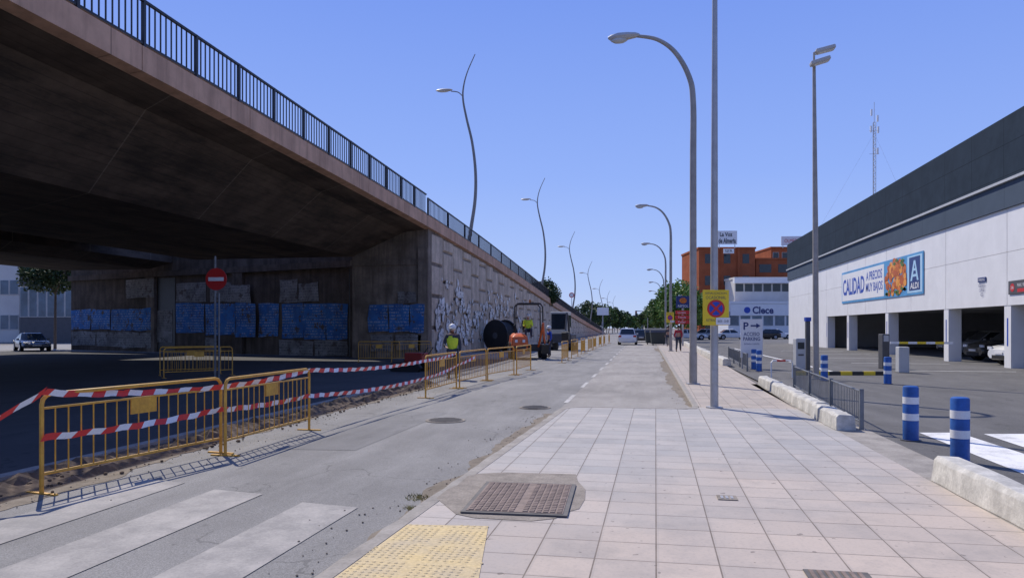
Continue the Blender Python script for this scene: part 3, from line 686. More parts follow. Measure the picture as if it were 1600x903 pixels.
# ---------------------------------------------------------------- supermarket
XA=14.6
sm=thing('supermarket_building','long white panelled supermarket with dark grey roof band and open ground floor parking','building',(0,0,0))
ycol=[20.5,26.8,33.0,39.2,48.2,57.0,63.4]; ends_=[14.5,20.5,26.8,33.0,39.2,44.,48.2,52.6,57.0,63.4,70,79.5]
for a,b in zip(ends_,ends_[1:]):
    MB().box(XA,XA+.3,a+.02,b-.02,2.52 if b<66 else -.1,4.7).box(XA,XA+.3,a+.02,b-.02,4.715,6.5).build('wall_panel',m_wall,sm)
for y in ycol:
    MB().box(XA+.02,XA+.6,y-.28,y+.28,LZ,2.519).build('column',m_wall,sm)
    MB().box(XA+.012,XA+.019,y-.05,y+.05,LZ+.9,2.0).build('blue_strip',m_signblue,sm)
MB().box(XA-.1,XA+.5,14.5,79.6,6.502,7.55).build('lower_roof_band',m_band2,sm)
MB().box(XA-.22,XA+.5,14.5,79.7,7.55,7.66).build('trim',m_grey,sm)
MB().box(XA-.12,XA+26,14.5,79.7,7.662,10.25).build('upper_roof_band',m_band,sm)
MB().box(XA+.3,XA+26,14.5,79.5,2.9,6.5).build('upper_floor',m_grey,sm)
MB().box(XA+19,XA+19.3,14.5,79.5,LZ,2.9).build('rear_wall',m_grey,sm)
MB().box(XA+.31,XA+19,66,66.3,LZ,2.9).build('side_wall',m_grey,sm)
for x in (XA+7,XA+13):
    for y in (26.8,39.2,57.): MB().box(x,x+.4,y-.2,y+.2,LZ,2.9).build('column',m_grey,sm)
for y in (30,36,44,53): MB().box(XA+.4,XA+19,y-.15,y+.15,2.6,2.899).build('beam',m_grey,sm)
bn=thing('advertising_banner','wide blue and white advertising banner with fruit picture on the supermarket wall','banner',(XA-.03,58.4,0),R(-90))
W=16.4; z0,z1=3.42,5.72
MB().box(0,W,-.02,0,z0,z1).build('board',m_sky,bn)
MB().box(.15,9.9,-.03,-.021,z0+.15,z1-.15).build('text_panel',m_white,bn)
text('CALIDAD',m_signblue,bn,3.1,4.57,5.4,1.2,-.035,off=.025); text('A PRECIOS\nMUY BAJOS',m_signblue,bn,7.9,4.57,3.5,1.5,-.035,off=.015)
m_=MB(); g_=MB(); random.seed(5); cnt=0
while cnt<90:
    x=random.uniform(10.2,13.7); z=random.uniform(z0+.2,z1-.2)
    if (x-12)**2/3.2+(z-4.5)**2/1.1>1: continue
    r_=random.uniform(.12,.26); n_=14; cnt+=1
    m_.poly([(x+r_*1.25*math.cos(q*2*math.pi/n_),-.0215-cnt*.0003,z+r_*math.sin(q*2*math.pi/n_)) for q in range(n_)],cnt%3)
for i in range(14):
    x=random.uniform(10.3,13.6); z=random.choice((random.uniform(z0+.15,z0+.5),random.uniform(z1-.5,z1-.15))); g_.poly([(x-.3,-.05,z),(x,-.05,z-.1),(x+.3,-.05,z),(x,-.05,z+.12)])
m_.build('fruit_picture',[m_ory,M('orange_light',(.9,.36,.05),.5),M('orange_deep',(.55,.12,.015),.5)],bn); g_.build('leaf_picture',m_grn,bn)
MB().box(14.0,16.25,-.028,-.021,z0+.12,z1-.12).build('logo_field',m_lcy,bn)
MB().box(14.3,15.95,-.034,-.0285,z0+.25,z1-.2).build('logo_square',m_navy,bn)
lg=MB(); X0=15.12
lg.ext([(X0-.62,-.0375,4.2),(X0-.36,-.0375,4.2),(X0+.12,-.0375,5.32),(X0-.1,-.0375,5.32)],(0,.003,0)).ext([(X0+.38,-.038,4.2),(X0+.62,-.038,4.2),(X0+.14,-.038,5.32),(X0-.02,-.038,5.32)],(0,.0032,0))
lg.box(X0-.36,X0+.38,-.037,-.0345,4.42,4.56).box(X0-.22,X0+.26,-.0372,-.0347,4.75,4.88); lg.build('logo_mark',m_lcy,bn)
text('ALDI',m_white,bn,X0,3.93,1.25,.34,-.04,off=.02)
t=thing('parking_notice','small navy lettered notice on the supermarket wall','notice',(XA-.02,35.2,0),R(-90))
MB().box(-.38,.38,-.02,0,3.62,3.82).build('header',m_navy,t); text('PARKING',m_white,t,0,3.72,.6,.12,-.025); text('RESERVADO\nCLIENTES\nALDI',m_navy,t,0,3.27,.6,.55,-.02)
t=thing('opening_sign','dark sign with red and white symbols at the right end of the supermarket wall','sign',(XA-.02,31.8,0),R(-90))
MB().box(-1.,.9,-.03,0,2.95,3.5).build('board',m_dgrey,t,bevel=.02); MB().disc((-.65,-.036,3.22),.17,1,20,.005).build('symbol',m_red,t); text('24h',m_white,t,-.65,3.22,.22,.13,-.04); text('MAX. 90 MIN',m_white,t,.2,3.3,.9,.14,-.034); MB().box(-.25,.65,-.034,-.031,3.02,3.16).build('red_bar',m_red,t)
# ---------------------------------------------------------------- cars
def car(label,loc,rotz,pm,kind='suv',group=None,name='parked_car'):
    L,W_,H={'suv':(4.4,1.84,1.62),'sedan':(4.6,1.8,1.45),'hatch':(4.05,1.74,1.47),'coupe':(4.4,1.85,1.30)}[kind]
    t=thing(name,label,'car',loc,rotz,group); w=W_/2
    st={'suv':[(-.5,.48,.84,.24),(-.487,.60,.93,.17),(-.4,.635,1,.13),(-.1,.63,1,.12),(.17,.61,1,.12),(.33,.57,.99,.13),(.45,.51,.93,.15),(.495,.42,.82,.2)],
        'sedan':[(-.5,.50,.84,.26),(-.487,.62,.9,.19),(-.4,.65,.98,.15),(-.1,.64,1,.13),(.17,.62,1,.13),(.33,.57,.98,.14),(.45,.49,.92,.16),(.498,.38,.82,.22)]}
    st=st['suv'] if kind in('suv','hatch') else st['sedan']
    rings=[]
    for (y,zt_,wf,zb) in st:
        zb*=1.5; zt2=zt_*H; z0=zb; ww=w*wf
        rings.append([(-.82*ww,y*L,z0),(-ww*.98,y*L,z0+.1),(-ww,y*L,(z0+zt2)/2),(-ww*.96,y*L,zt2-.08),(-ww*.84,y*L,zt2),(ww*.84,y*L,zt2),(ww*.96,y*L,zt2-.08),(ww,y*L,(z0+zt2)/2),(ww*.98,y*L,z0+.1),(.82*ww,y*L,z0)])
    m_=MB().loft(rings)
    rb,fbx,r1,f1={'suv':(-.47,.2,-.4,.03),'hatch':(-.46,.2,-.36,.03),'sedan':(-.38,.2,-.22,.02),'coupe':(-.44,.18,-.16,.0)}[kind]
    zb=.615*H; wb=w*.86; wr=w*.68
    q=[(-wb,rb*L,zb),(wb,rb*L,zb),(wb,fbx*L,zb),(-wb,fbx*L,zb)]; tq=[(-wr,r1*L,H-.05),(wr,r1*L,H-.05),(wr,f1*L,H-.05),(-wr,f1*L,H-.05)]
    t3=[(-wr*.85,(r1+.03)*L,H),(wr*.85,(r1+.03)*L,H),(wr*.85,(f1-.03)*L,H),(-wr*.85,(f1-.03)*L,H)]
    m_.loft([q,tq,t3]); m_.build('body',pm,t,True)
    def pane(a,b,c,d,name,e=.1,off=.008):
        a,b,c,d=[Vector(x) for x in (a,b,c,d)]; n=(b-a).cross(d-a).normalized(); cc=(a+b+c+d)/4
        if n.dot(cc-Vector((0,-.1*L,H*.6)))<0: n=-n
        MB().poly([p+(cc-p)*e+n*off for p in (a,b,c,d)]).build(name,m_glass,t)
    pane(q[0],q[1],tq[1],tq[0],'rear_window'); pane(q[2],q[3],tq[3],tq[2],'windscreen')
    for s in (0,1):
        a,b=(q[1],q[2]) if s==0 else (q[0],q[3]); c,d=(tq[2],tq[1]) if s==0 else (tq[3],tq[0])
        a,b,c,d=[Vector(x) for x in (a,b,c,d)]; mid0=a.lerp(b,.5); mid1=d.lerp(c,.45)
        pane(a,mid0,mid1,d,'side_window'); pane(mid0,b,c,mid1,'side_window')
    for sx in (-1,1):
        for y in (-.31,.31):
            tb=MB().tube([(sx*(w-.22),y*L,.32),(sx*(w+.005),y*L,.32)],[.32,.31],20).build('tyre',m_rub,t,True)
            MB().tube([(sx*(w+.0),y*L,.32),(sx*(w+.015),y*L,.32)],[.2,.19],14).build('rim',m_cg,tb)
            MB().disc((sx*(w-.005),y*L,.34),.37,0,20,sx*.004).build('wheel_arch',m_rub,t)
        MB().box(sx*w*.55 if sx>0 else -w*.88,sx*w*.88 if sx>0 else -w*.55,.475*L,.492*L,.42*H,.5*H).build('headlight',m_head,t,bevel=.01)
        MB().box(sx*w*.62 if sx>0 else -w*.92,sx*w*.92 if sx>0 else -w*.62,-.502*L,-.485*L,.47*H,.58*H).build('taillight',m_tail,t,bevel=.01)
        MB().box(min(sx*w*.9,sx*w*1.1),max(sx*w*.9,sx*w*1.1),.13*L,.15*L,.62*H,.7*H).build('mirror',pm,t,bevel=.02)
    MB().box(-.26,.26,.494*L,.503*L,.3*H,.36*H).build('number_plate',m_white,t); MB().box(-.26,.26,-.508*L,-.5*L,.36*H,.42*H).build('number_plate',m_white,t)
    MB().box(-w*.5,w*.5,.485*L,.499*L,.17*H,.27*H).build('grille',m_rub,t)
    return t
p=P(981,512,72); car('white car driving away in the lane of the road',(p.x,p.y,RZ),0,m_cw,'suv',name='moving_car')
p=P(1001,512,84); car('dark car ahead of the white one in the parking lane',(p.x,p.y,RZ),R(2),m_cd,'hatch')
p=G(50,548,RZ); car('low steel blue sports car parked beyond the bridge at far left',(p.x,p.y,RZ),R(-128),m_cs,'coupe')
car('dark car under the supermarket, between the last two columns',(18.2,40.2,LZ),R(100),m_cd,'suv'); car('white car under the supermarket at the right edge',(17.4,35.6,LZ),R(100),m_cw,'suv')
car('silver car deeper under the supermarket behind the dark one',(19.5,46.5,LZ),R(95),m_cg,'hatch')
car('dark blue car far inside the supermarket parking, third bay',(20.5,50.5,LZ),R(92),m_cs,'hatch')
car('dark sedan at the very back of the supermarket parking',(26.5,44,LZ),R(85),m_cd,'sedan')
for i,(u,pm,lab) in enumerate(((1078,m_cw,'white car parked left of the steel pole near the brick building'),(1096,m_cg,'silver car parked just left of the yellow sign pole, far off'),(1144,m_cw,'white car parked before the white office, left of the parking sign'),(1196,m_cd,'dark car parked before the white office entrance'),(1214,m_cw,'white car parked at the right of the white office'))):
    p=P(u,512,100+i*1.5); car(lab,(p.x,p.y,LZ),R(90 if i%2 else -84),pm,'hatch' if i%2 else 'sedan')
def bin_(label,p):
    t=thing('waste_container',label,'waste container',p,R(5),'dark waste containers at the kerb')
    MB().loft([[(-.6,-.5,.15),(.6,-.5,.15),(.6,.5,.15),(-.6,.5,.15)],[(-.7,-.6,1.2),(.7,-.6,1.2),(.7,.6,1.2),(-.7,.6,1.2)]]).build('body',m_binm,t,bevel=.04)
    rg=[[(-.72,.62*math.cos(R(a)),1.2+.42*math.sin(R(a))) for a in range(0,181,20)],[(.72,.62*math.cos(R(a)),1.2+.42*math.sin(R(a))) for a in range(0,181,20)]]
    MB().loft(rg).build('lid',m_dgrey,t,True)
    for x in (-.5,.5): MB().tube([(x-.04,-.45,.09),(x+.04,-.45,.09)],.09,10).build('wheel',m_rub,t)
for i,(u,d) in enumerate(((1019,72),(1024,77),(1028,68))): p=P(u,512,d); bin_(['left','middle','right'][i]+' dark waste container of three at the kerb beyond the lamp',(p.x,p.y,RZ))
# ---------------------------------------------------------------- machines
p=G(829,560,RZ)
t=thing('compact_loader','orange wheeled backhoe loader with black roll cage and flashing beacon','loader',(p.x-.2,p.y,RZ),R(14)); t.scale=(.88,.95,.95)
m_=MB().loft([[(-1.0,-1.5,.45),(-.1,-1.5,.45),(-.1,1.2,.45),(-1.0,1.2,.45)],[(-1.05,-1.6,.8),(-.05,-1.6,.8),(-.05,1.3,.8),(-1.05,1.3,.8)],[(-1.0,-1.5,1.25),(-.1,-1.5,1.25),(-.1,1.2,1.3),(-1.,1.2,1.3)],[(-.8,-1.2,1.42),(-.3,-1.2,1.42),(-.3,1.,1.45),(-.8,1.,1.45)]]); m_.build('engine_hood',m_ora,t,True,bevel=.04)
MB().box(-.04,1.0,-1.1,1.3,.45,.85).build('chassis',m_black,t,bevel=.05)
MB().box(-.9,-.2,-1.615,-1.601,.6,.75).build('grille',m_black,t); MB().box(-.85,-.7,-1.62,-1.601,.95,1.1).build('work_light',m_head,t); MB().box(-.4,-.25,-1.62,-1.601,.95,1.1).build('work_light',m_head,t)
for sx in (-1,1):
    for y in (-.9,.9):
        w_=MB().tube([(sx*.8,y,.48),(sx*1.1,y,.48)],.48,18).build('wheel',m_rub,t,True); MB().tube([(sx*1.09,y,.48),(sx*1.12,y,.48)],.22,12).build('hub',m_cream,w_)
MB().tube([(.6,-1.1,.7),(.75,-1.7,1.6),(.8,-1.9,2.0)],.07,8).tube([(.8,-1.9,2.0),(.85,-2.3,.9)],.05,8).build('backhoe_arm',m_ora,t,True)
MB().ext([(.65,-2.15,.9),(.65,-2.5,.85),(.65,-2.4,.35),(.65,-2.05,.45)],(.4,0,0)).build('bucket',m_black,t)
cg=MB()
for x in (-.75,.95):
    for y in (-.6,.9): cg.tube([(x,y,.85),(x*.95,y,2.95),(x*.8,y,3.12)],.04,6)
    cg.tube([(x*.8,-.6,3.12),(x*.8,.9,3.12)],.04,6); cg.tube([(x,-.6,1.9),(x,.9,1.9)],.03,6)
cg.tube([(-.6,-.6,3.12),(.76,-.6,3.12)],.04,6).tube([(-.6,.9,3.12),(.76,.9,3.12)],.04,6); cg.box(-.5,.66,-.5,.85,3.12,3.17); cg.build('roll_cage',m_black,t)
MB().tube([(.2,.1,3.17),(.2,.1,3.36)],[.07,.06],8).build('beacon',m_ory,t); MB().box(-.25,.35,.1,.6,1.5,1.6).box(-.25,.35,.55,.65,1.6,2.2).build('seat',m_black,t,bevel=.03)
ld=t.location.copy()
p=P(884,512,54)
t=thing('mini_excavator','small excavator with cream cab and raised arm beyond the orange loader','excavator',(p.x-.2,p.y,RZ),R(-5))
for sx in (-1,1):
    MB().ext([(sx*.75-.2,-.85,.0),(sx*.75-.2,.85,.0),(sx*.75-.2,1.1,.28),(sx*.75-.2,.85,.55),(sx*.75-.2,-.85,.55),(sx*.75-.2,-1.1,.28)],(.4,0,0)).build('track',m_rub,t,bevel=.03)
MB().box(-.8,.8,-.9,1.2,.6,1.2).build('body',m_dgrey,t,bevel=.08)
MB().box(-.8,.5,-.85,.6,1.2,2.85).build('cab',m_cream,t,bevel=.06)
MB().box(-.7,.4,-.862,-.852,1.55,2.7).build('windscreen',m_glass,t)
MB().box(-.812,-.802,-.7,.45,1.7,2.6).build('side_window',m_glass,t); MB().box(.502,.512,-.7,.45,1.7,2.6).build('side_window',m_glass,t)
MB().tube([(.65,-.9,1.1),(.7,-1.6,2.4),(.7,-2.1,2.7)],.08,8).build('boom',m_dgrey,t,True); MB().tube([(.7,-2.1,2.7),(.7,-2.6,1.5)],.06,8).build('stick',m_dgrey,t,True)
MB().ext([(.45,-2.4,1.4),(.45,-2.8,1.3),(.45,-2.7,.8),(.45,-2.3,.9)],(.5,0,0)).build('bucket',m_black,t)
p=G(782,549,RZ)
t=thing('cable_reel','large black cable reel standing before the ramp wall','cable reel',(p.x,p.y,RZ),R(-28))
for y in (-.55,.55):
    MB().tube([(0,y-.04,1.12),(0,y+.04,1.12)],1.12,36).build('flange',m_black,t,True)
MB().tube([(0,-.505,1.12),(0,.505,1.12)],.95,32).build('cable_winding',m_rub,t,True)
for y in (-.62,.6): MB().tube([(0,y,1.12),(0,y+.02,1.12)],.22,16).build('hub',m_dgrey,t)
MB().box(-1.,-.8,-.6,.6,0,.1).box(.8,1.,-.6,.6,0,.1).build('chock',m_bark,t)
p=G(640,580,RZ)
t=thing('tracked_dumper','small dark red tracked machine behind the tape left of the worker','dumper',(p.x,p.y,RZ),R(80)); t.scale=(.75,.75,.8)
for sx in (-1,1): MB().ext([(sx*.45-.13,-.75,.0),(sx*.45-.13,.75,.0),(sx*.45-.13,.95,.2),(sx*.45-.13,.75,.4),(sx*.45-.13,-.75,.4),(sx*.45-.13,-.95,.2)],(.26,0,0)).build('track',m_rub,t,bevel=.03)
MB().box(-.4,.4,-.9,.1,.42,.9).build('engine_cover',m_mred,t,bevel=.05)
MB().box(-.4,.4,.12,.8,.42,.6).build('deck',m_dgrey,t,bevel=.03)
MB().tube([(-.3,-.9,.8),(-.3,-1.2,1.15)],.02,6).tube([(.3,-.9,.8),(.3,-1.2,1.15)],.02,6).tube([(-.3,-1.2,1.15),(.3,-1.2,1.15)],.02,6).build('handlebar',m_black,t)
# ---------------------------------------------------------------- people
def skin(name,V,E,mat,parent,sub=1,root=0):
    me=bpy.data.meshes.new(name); keys=list(V); me.from_pydata([V[q][0] for q in keys],[(keys.index(a),keys.index(b)) for a,b in E],[])
    o=bpy.data.objects.new(name,me); col.objects.link(o); o.modifiers.new('s','SKIN'); 
    for i,q in enumerate(keys):
        r=V[q][1]; r=r if isinstance(r,tuple) else (r,r)
        me.skin_vertices[0].data[i].radius=r; me.skin_vertices[0].data[i].use_root=(i==root)
    ss=o.modifiers.new('u','SUBSURF'); ss.levels=sub; ss.render_levels=sub
    bpy.context.view_layer.update(); m2=bpy.data.meshes.new_from_object(o.evaluated_get(bpy.context.evaluated_depsgraph_get()))
    bpy.data.objects.remove(o); m2.materials.clear(); m2.materials.append(mat)
    for p_ in m2.polygons: p_.use_smooth=True; p_.material_index=0
    r=bpy.data.objects.new(name,m2); col.objects.link(r); r.parent=parent; return r
def person(label,loc,rotz,top=m_cloth,legs=m_cloth,vest=None,helmet=None,pose='stand'):
    t=thing('person',label,'person',loc,rotz)
    J={'pel':(0,0,.95),'sp':(0,.01,1.14),'ch':(0,0,1.34),'nk':(0,.01,1.47),'hb':(0,-.01,1.57),'ht':(0,-.01,1.68)}
    for s,n in ((-1,'l'),(1,'r')):
        J.update({'sh'+n:(s*.18,0,1.41),'el'+n:(s*.24,.03,1.13),'wr'+n:(s*.25,-.06,.90),'pa'+n:(s*.25,-.085,.82),'hp'+n:(s*.1,0,.9),'kn'+n:(s*.115,-.02,.49),'an'+n:(s*.12,.02,.09),'to'+n:(s*.14,-.15,.035)})
    if pose=='work':
        J['ell']=(-.27,-.02,1.14); J['wrl']=(-.2,-.24,1.05); J['pal']=(-.17,-.32,1.04)
    if pose=='walk':
        J['knl']=(-.1,-.2,.52); J['anl']=(-.1,-.28,.11); J['tol']=(-.1,-.45,.08); J['knr']=(.1,.06,.49); J['anr']=(.1,.28,.13); J['tor']=(.1,.14,.03)
        J['wrl']=(-.23,.18,.95); J['pal']=(-.23,.2,.87); J['wrr']=(.23,-.2,.95); J['par']=(.23,-.24,.88)
    if pose=='sit':
        for q in ('pel','sp','ch','nk','hb','ht','shl','shr','ell','elr','wrl','wrr','pal','par','hpl','hpr'):
            x,y,z=J[q]; J[q]=(x,y,z-.8)
        for s,n in ((-1,'l'),(1,'r')): J['kn'+n]=(s*.15,-.42,.14); J['an'+n]=(s*.15,-.45,-.27); J['to'+n]=(s*.15,-.6,-.3); J['wr'+n]=(s*.17,-.3,.32); J['pa'+n]=(s*.15,-.38,.34)
    rad={'pel':(.15,.11),'sp':(.13,.10),'ch':(.15,.11),'nk':.055,'hb':(.07,.085),'ht':(.075,.09),'sh':.065,'el':.043,'wr':.028,'pa':(.038,.018),'hp':.09,'kn':.058,'an':.04,'to':.035}
    rd=lambda q:rad.get(q,rad.get(q[:2]))
    V={q:(J[q],rd(q)) for q in ['pel']+[x for x in J if x!='pel']}
    E=[('pel','sp'),('sp','ch'),('ch','nk'),('nk','hb'),('hb','ht')]
    for n in 'lr':
        E+=[('ch','sh'+n),('sh'+n,'el'+n),('el'+n,'wr'+n),('wr'+n,'pa'+n),('pel','hp'+n),('hp'+n,'kn'+n),('kn'+n,'an'+n),('an'+n,'to'+n)]
        pa=Vector(J['pa'+n]); dr=(pa-Vector(J['wr'+n])).normalized(); sd=Vector((0,1,0)) if abs(dr.y)<.7 else Vector((1,0,0))
        for i,l in enumerate((.07,.085,.08,.065)):
            b=pa+dr*.03+sd*(.03-.02*i); V['f%s%d'%(n,i)]=(tuple(b+dr*l*.5),.009); V['g%s%d'%(n,i)]=(tuple(b+dr*l+Vector((0,-.015,0))),.008); E+=[('pa'+n,'f%s%d'%(n,i)),('f%s%d'%(n,i),'g%s%d'%(n,i))]
        b=pa-sd*.04+dr*.02; V['h'+n]=(tuple(b),.011); E+=[('pa'+n,'h'+n)]
    skin('body',V,E,m_skin,t)
    up=lambda q,e:(J[q],tuple(x+e for x in (rd(q) if isinstance(rd(q),tuple) else (rd(q),)*2)))
    skin('trousers',{q:up(q,.02) for q in ['pel','hpl','hpr','knl','knr','anl','anr']},[('pel','hpl'),('pel','hpr'),('hpl','knl'),('hpr','knr'),('knl','anl'),('knr','anr')],legs,t)
    skin('jacket',{q:up(q,.018) for q in ['sp','ch','shl','shr','ell','elr','wrl','wrr']},[('sp','ch'),('ch','shl'),('ch','shr'),('shl','ell'),('shr','elr'),('ell','wrl'),('elr','wrr')],top,t)
    if vest: 
        V2={q:up(q,.035) for q in ['sp','pel','ch','shl','shr']}; skin('vest',V2,[('pel','sp'),('sp','ch'),('ch','shl'),('ch','shr')],vest,t)
    for n in 'lr': 
        a,b=Vector(J['an'+n]),Vector(J['to'+n]); skin('shoe',{'a':(tuple(a),.055),'b':(tuple((a+b)/2-Vector((0,0,.01))),.05),'c':(tuple(b),.04)},[('a','b'),('b','c')],m_rub,t)
    hx,hy,hz=J['ht']
    MB().ell((hx-.03,hy-.095,hz-.06),(.012,.008,.01),6,4).ell((hx+.03,hy-.095,hz-.06),(.012,.008,.01),6,4).build('eyes',m_rub,t)
    MB().ell((hx,hy-.105,hz-.09),(.014,.02,.022),6,4).build('nose',m_skin,t); MB().ell((hx,hy-.09,hz-.135),(.025,.008,.006),6,4).build('mouth',m_cred,t)
    for s in (-1,1): MB().ell((hx+s*.082,hy,hz-.07),(.012,.02,.03),6,4).build('ear',m_skin,t)
    if helmet:
        MB().ell((hx,hy,hz+.01),(.12,.14,.115),16,8).build('helmet',helmet,t,True); MB().ell((hx,hy-.06,hz-.02),(.12,.13,.012),14,4).build('helmet_brim',helmet,t)
    else: MB().ell((hx,hy+.015,hz),(.092,.105,.095),12,7).build('hair',m_hair,t,True)
    return t
p=G(707,592,RZ); person('worker in yellow high visibility vest and white helmet standing behind the barrier',(p.x,p.y,RZ),R(12),m_cloth,m_cloth,m_vest,m_white,'work')
person('driver in yellow high visibility vest seated in the orange loader',(ld.x+.02,ld.y+.25,RZ+1.45),R(12),m_vest,m_cloth,m_vest,m_white,'sit')
p=P(1060,512,48); person('person in red top walking on the pavement beyond the first lamp',(p.x,p.y,0),R(170),m_cred,m_cloth,pose='walk')
p=P(1044,512,62); person('person in dark clothes walking near the second street lamp',(p.x,p.y,0),R(185),m_cloth,m_cloth,pose='walk')
p=P(858,512,41); person('worker in dark blue jacket and helmet standing right of the loader',(p.x,p.y,RZ),R(-60),m_signblue,m_cloth,None,m_white,'stand')
# ---------------------------------------------------------------- trees
def tree(label,loc,H,cr,mat,name='tree',dens=1.,trunk=.12,leaf=.16,flat=.8,group=None,seed=1):
    rnd=random.Random(seed); t=thing(name,label,'tree',loc,rnd.uniform(0,6),group)
    th=max(.3,H-cr*flat*1.4)
    m_=MB().tube([(0,0,0),(.05,0,th*.5),(0,.05,th),(.02,0,th+cr*.5)],[trunk,trunk*.8,trunk*.6,trunk*.3],8)
    for i in range(6):
        a=rnd.uniform(0,6.28); m_.tube([(0,0,th*.8),(math.cos(a)*cr*.35,math.sin(a)*cr*.35,th+cr*.3*flat),(math.cos(a)*cr*.7,math.sin(a)*cr*.7,th+cr*.6*flat)],[trunk*.5,trunk*.3,trunk*.1],5)
    m_.build('trunk',m_bark,t,True)
    c=MB(); zc=H-cr*flat
    for i in range(int(46*dens)):
        while 1:
            x,y,z=[rnd.uniform(-1,1) for _ in range(3)]
            if .15<x*x+y*y+z*z<1: break
        cx,cy,cz=x*cr*.85,y*cr*.85,zc+z*cr*flat*.85; rr=cr*rnd.uniform(.16,.32)
        for j in range(42):
            d=Vector((rnd.gauss(0,1),rnd.gauss(0,1),rnd.gauss(0,1))).normalized()*rr*rnd.uniform(.5,1.1); p_=Vector((cx,cy,cz))+d
            u_=Vector((rnd.gauss(0,1),rnd.gauss(0,1),rnd.gauss(0,.6))).normalized()*leaf*rnd.uniform(.6,1.2); w_=u_.cross(Vector((rnd.gauss(0,1),rnd.gauss(0,1),rnd.gauss(0,1)))).normalized()*leaf*.45
            c.add([p_-u_,p_+w_,p_+u_,p_-w_],[(0,1,2,3)])
    c.build('crown',mat,t); return t
p=P(86,512,57); tree('dark leafy tree beyond the bridge at far left',(p.x,p.y,-.1),7.8,2.7,m_leafd,seed=2,leaf=.18,dens=2.2,flat=.62)
p=P(1064,512,84); tree('bright green tree beside the street lamps at right',(p.x,p.y,-.1),7.4,3.1,m_leafb,seed=3,leaf=.26,dens=2.1,flat=.95)
p=P(1088,512,100); tree('green tree partly behind the nearest street lamp pole',(p.x,p.y,-.1),6.9,2.8,m_leafb,seed=4,leaf=.26,dens=1.5,flat=.95)
p=P(1038,512,100); tree('green tree farther along behind the second street lamp',(p.x,p.y,-.1),6.4,2.7,m_leaf,seed=5,leaf=.26,dens=1.8,flat=.95)
tree('dense bush growing at the top of the ramp wall',(XW-.9,88,ft(88)-.4),2.9,2.1,m_leafd,'bush',seed=6,leaf=.18,trunk=.06,dens=1.8)
for i,(u,d,h) in enumerate(((918,190,9),(928,200,9),(938,210,8.8),(948,220,8.6),(957,228,8.2),(965,235,8),(973,245,7.6),(982,270,7),(994,290,7.2),(1005,225,6.6),(1016,200,7),(1026,170,7))):
    p=P(u,512,d); tree(ORD[i]+' tree from the left in the distant row at the end of the road',(p.x,p.y,-.1),h,h*.46,m_leaf if i%2 else m_leafd,dens=1.,leaf=.42,seed=20+i,flat=.9,group='distant trees at the end of the road')
# ---------------------------------------------------------------- buildings
def bldg(name,label,u0,u1,vt,d,depth,mat,rows,cols,wm=m_glass,wf=.3,fr=m_plaster):
    a=P(u0,512,d); b=P(u1,512,d); w=(b-a).length; zt_=EYE+(512-vt)/F*d
    t=thing(name,label,'building',(a.x,a.y,0),math.atan2(b.y-a.y,b.x-a.x))
    MB().box(0,w,0,depth,-.1,zt_).build('wall',mat,t); MB().box(-.15,w+.15,-.15,depth+.15,zt_,zt_+.35).build('roof',mat,t)
    fh=zt_/rows
    for r in range(rows):
        for c in range(cols):
            x0=w*(c+.5-wf)/cols; x1=w*(c+.5+wf)/cols; z0=r*fh+fh*.35; z1=r*fh+fh*.75
            f=MB().box(x0-.06,x1+.06,-.06,-.001,z0-.06,z1+.06).build('window',fr,t); MB().box(x0,x1,-.07,-.061,z0,z1).build('pane',wm,f)
    return t,w,zt_
t,w,z=bldg('office_building','tall orange brick office block behind the supermarket car park',1092,1180,389,140,14,m_brick,4,3,wf=.16,fr=m_dgrey)
MB().box(w*.32,w*.36,-.3,-.0,0,z+.2).box(w*.68,w*.72,-.3,-.0,0,z+.2).build('pier',m_brick,t)
t,w,z=bldg('office_building','lower orange brick wing right of the tall brick block',1181,1240,406,141,12,m_brick,4,2,wf=.3,fr=m_dgrey)
t,w,z=bldg('office_building','white office building with a band of windows below the brick blocks',1148,1235,436,132,6,m_plaster,3,6,wf=.42)
MB().box(-.4,w+.4,-1.2,-.1,z-.8,z+.1).build('canopy',m_white,t); MB().box(-.3,w+.3,-.9,-.1,5.2,6.).build('brick_band',m_brick,t)
t,w,z=bldg('shop_building','low white office with blue lettering over its entrance',1138,1245,474,124,7,m_white,1,6,m_gbl,wf=.4,fr=m_grey)
MB().box(.3,w-.3,-.2,-.08,z-2.1,z-.2).build('sign_fascia',m_white,t); text('Clece',m_navy,t,w*.5,z-1.15,3.6,1.25,-.22,off=.03)
MB().disc((w*.5-2.7,-.22,z-1.15),.55,1,20,.02).build('logo',m_signblue,t)
t,w,z=bldg('apartment_block','orange apartment building with balconies right of the brick wing',1205,1262,388,165,12,m_brick,5,4)
p=P(1136,512,139); t=thing('rooftop_sign','white rooftop sign board with black newspaper lettering','sign',(p.x,p.y,17),R(9))
MB().box(-1.9,1.9,-.1,.1,.6,3.2).build('board',m_white,t); text('La Voz',m_dgrey,t,-.2,2.5,2.4,.8,-.12,off=.03); text('de Almería',m_dgrey,t,0,1.3,3.3,1.,-.12,off=.03)
for x in (-1.5,1.5): MB().box(x-.06,x+.06,0,.1,-.2,.6).build('post',m_galv,t)
MB().box(-1.1,.9,-1.6,-1.5,-1.3,-.4).build('lower_board',m_white,t); text('SER',m_dgrey,t,-.1,-.85,1.4,.6,-1.62)
p=P(1238,512,160); t=thing('rooftop_billboard','white billboard on the roof of the apartment building','sign',(p.x,p.y,19.4),R(5))
MB().box(-2.4,2.4,-.1,.1,.4,2.4).build('board',m_white,t); text('OLMEDO',m_red,t,0,1.4,3.4,.8,-.12)
for x in (-2,2): MB().box(x-.06,x+.06,0,.1,-.2,.4).build('post',m_galv,t)
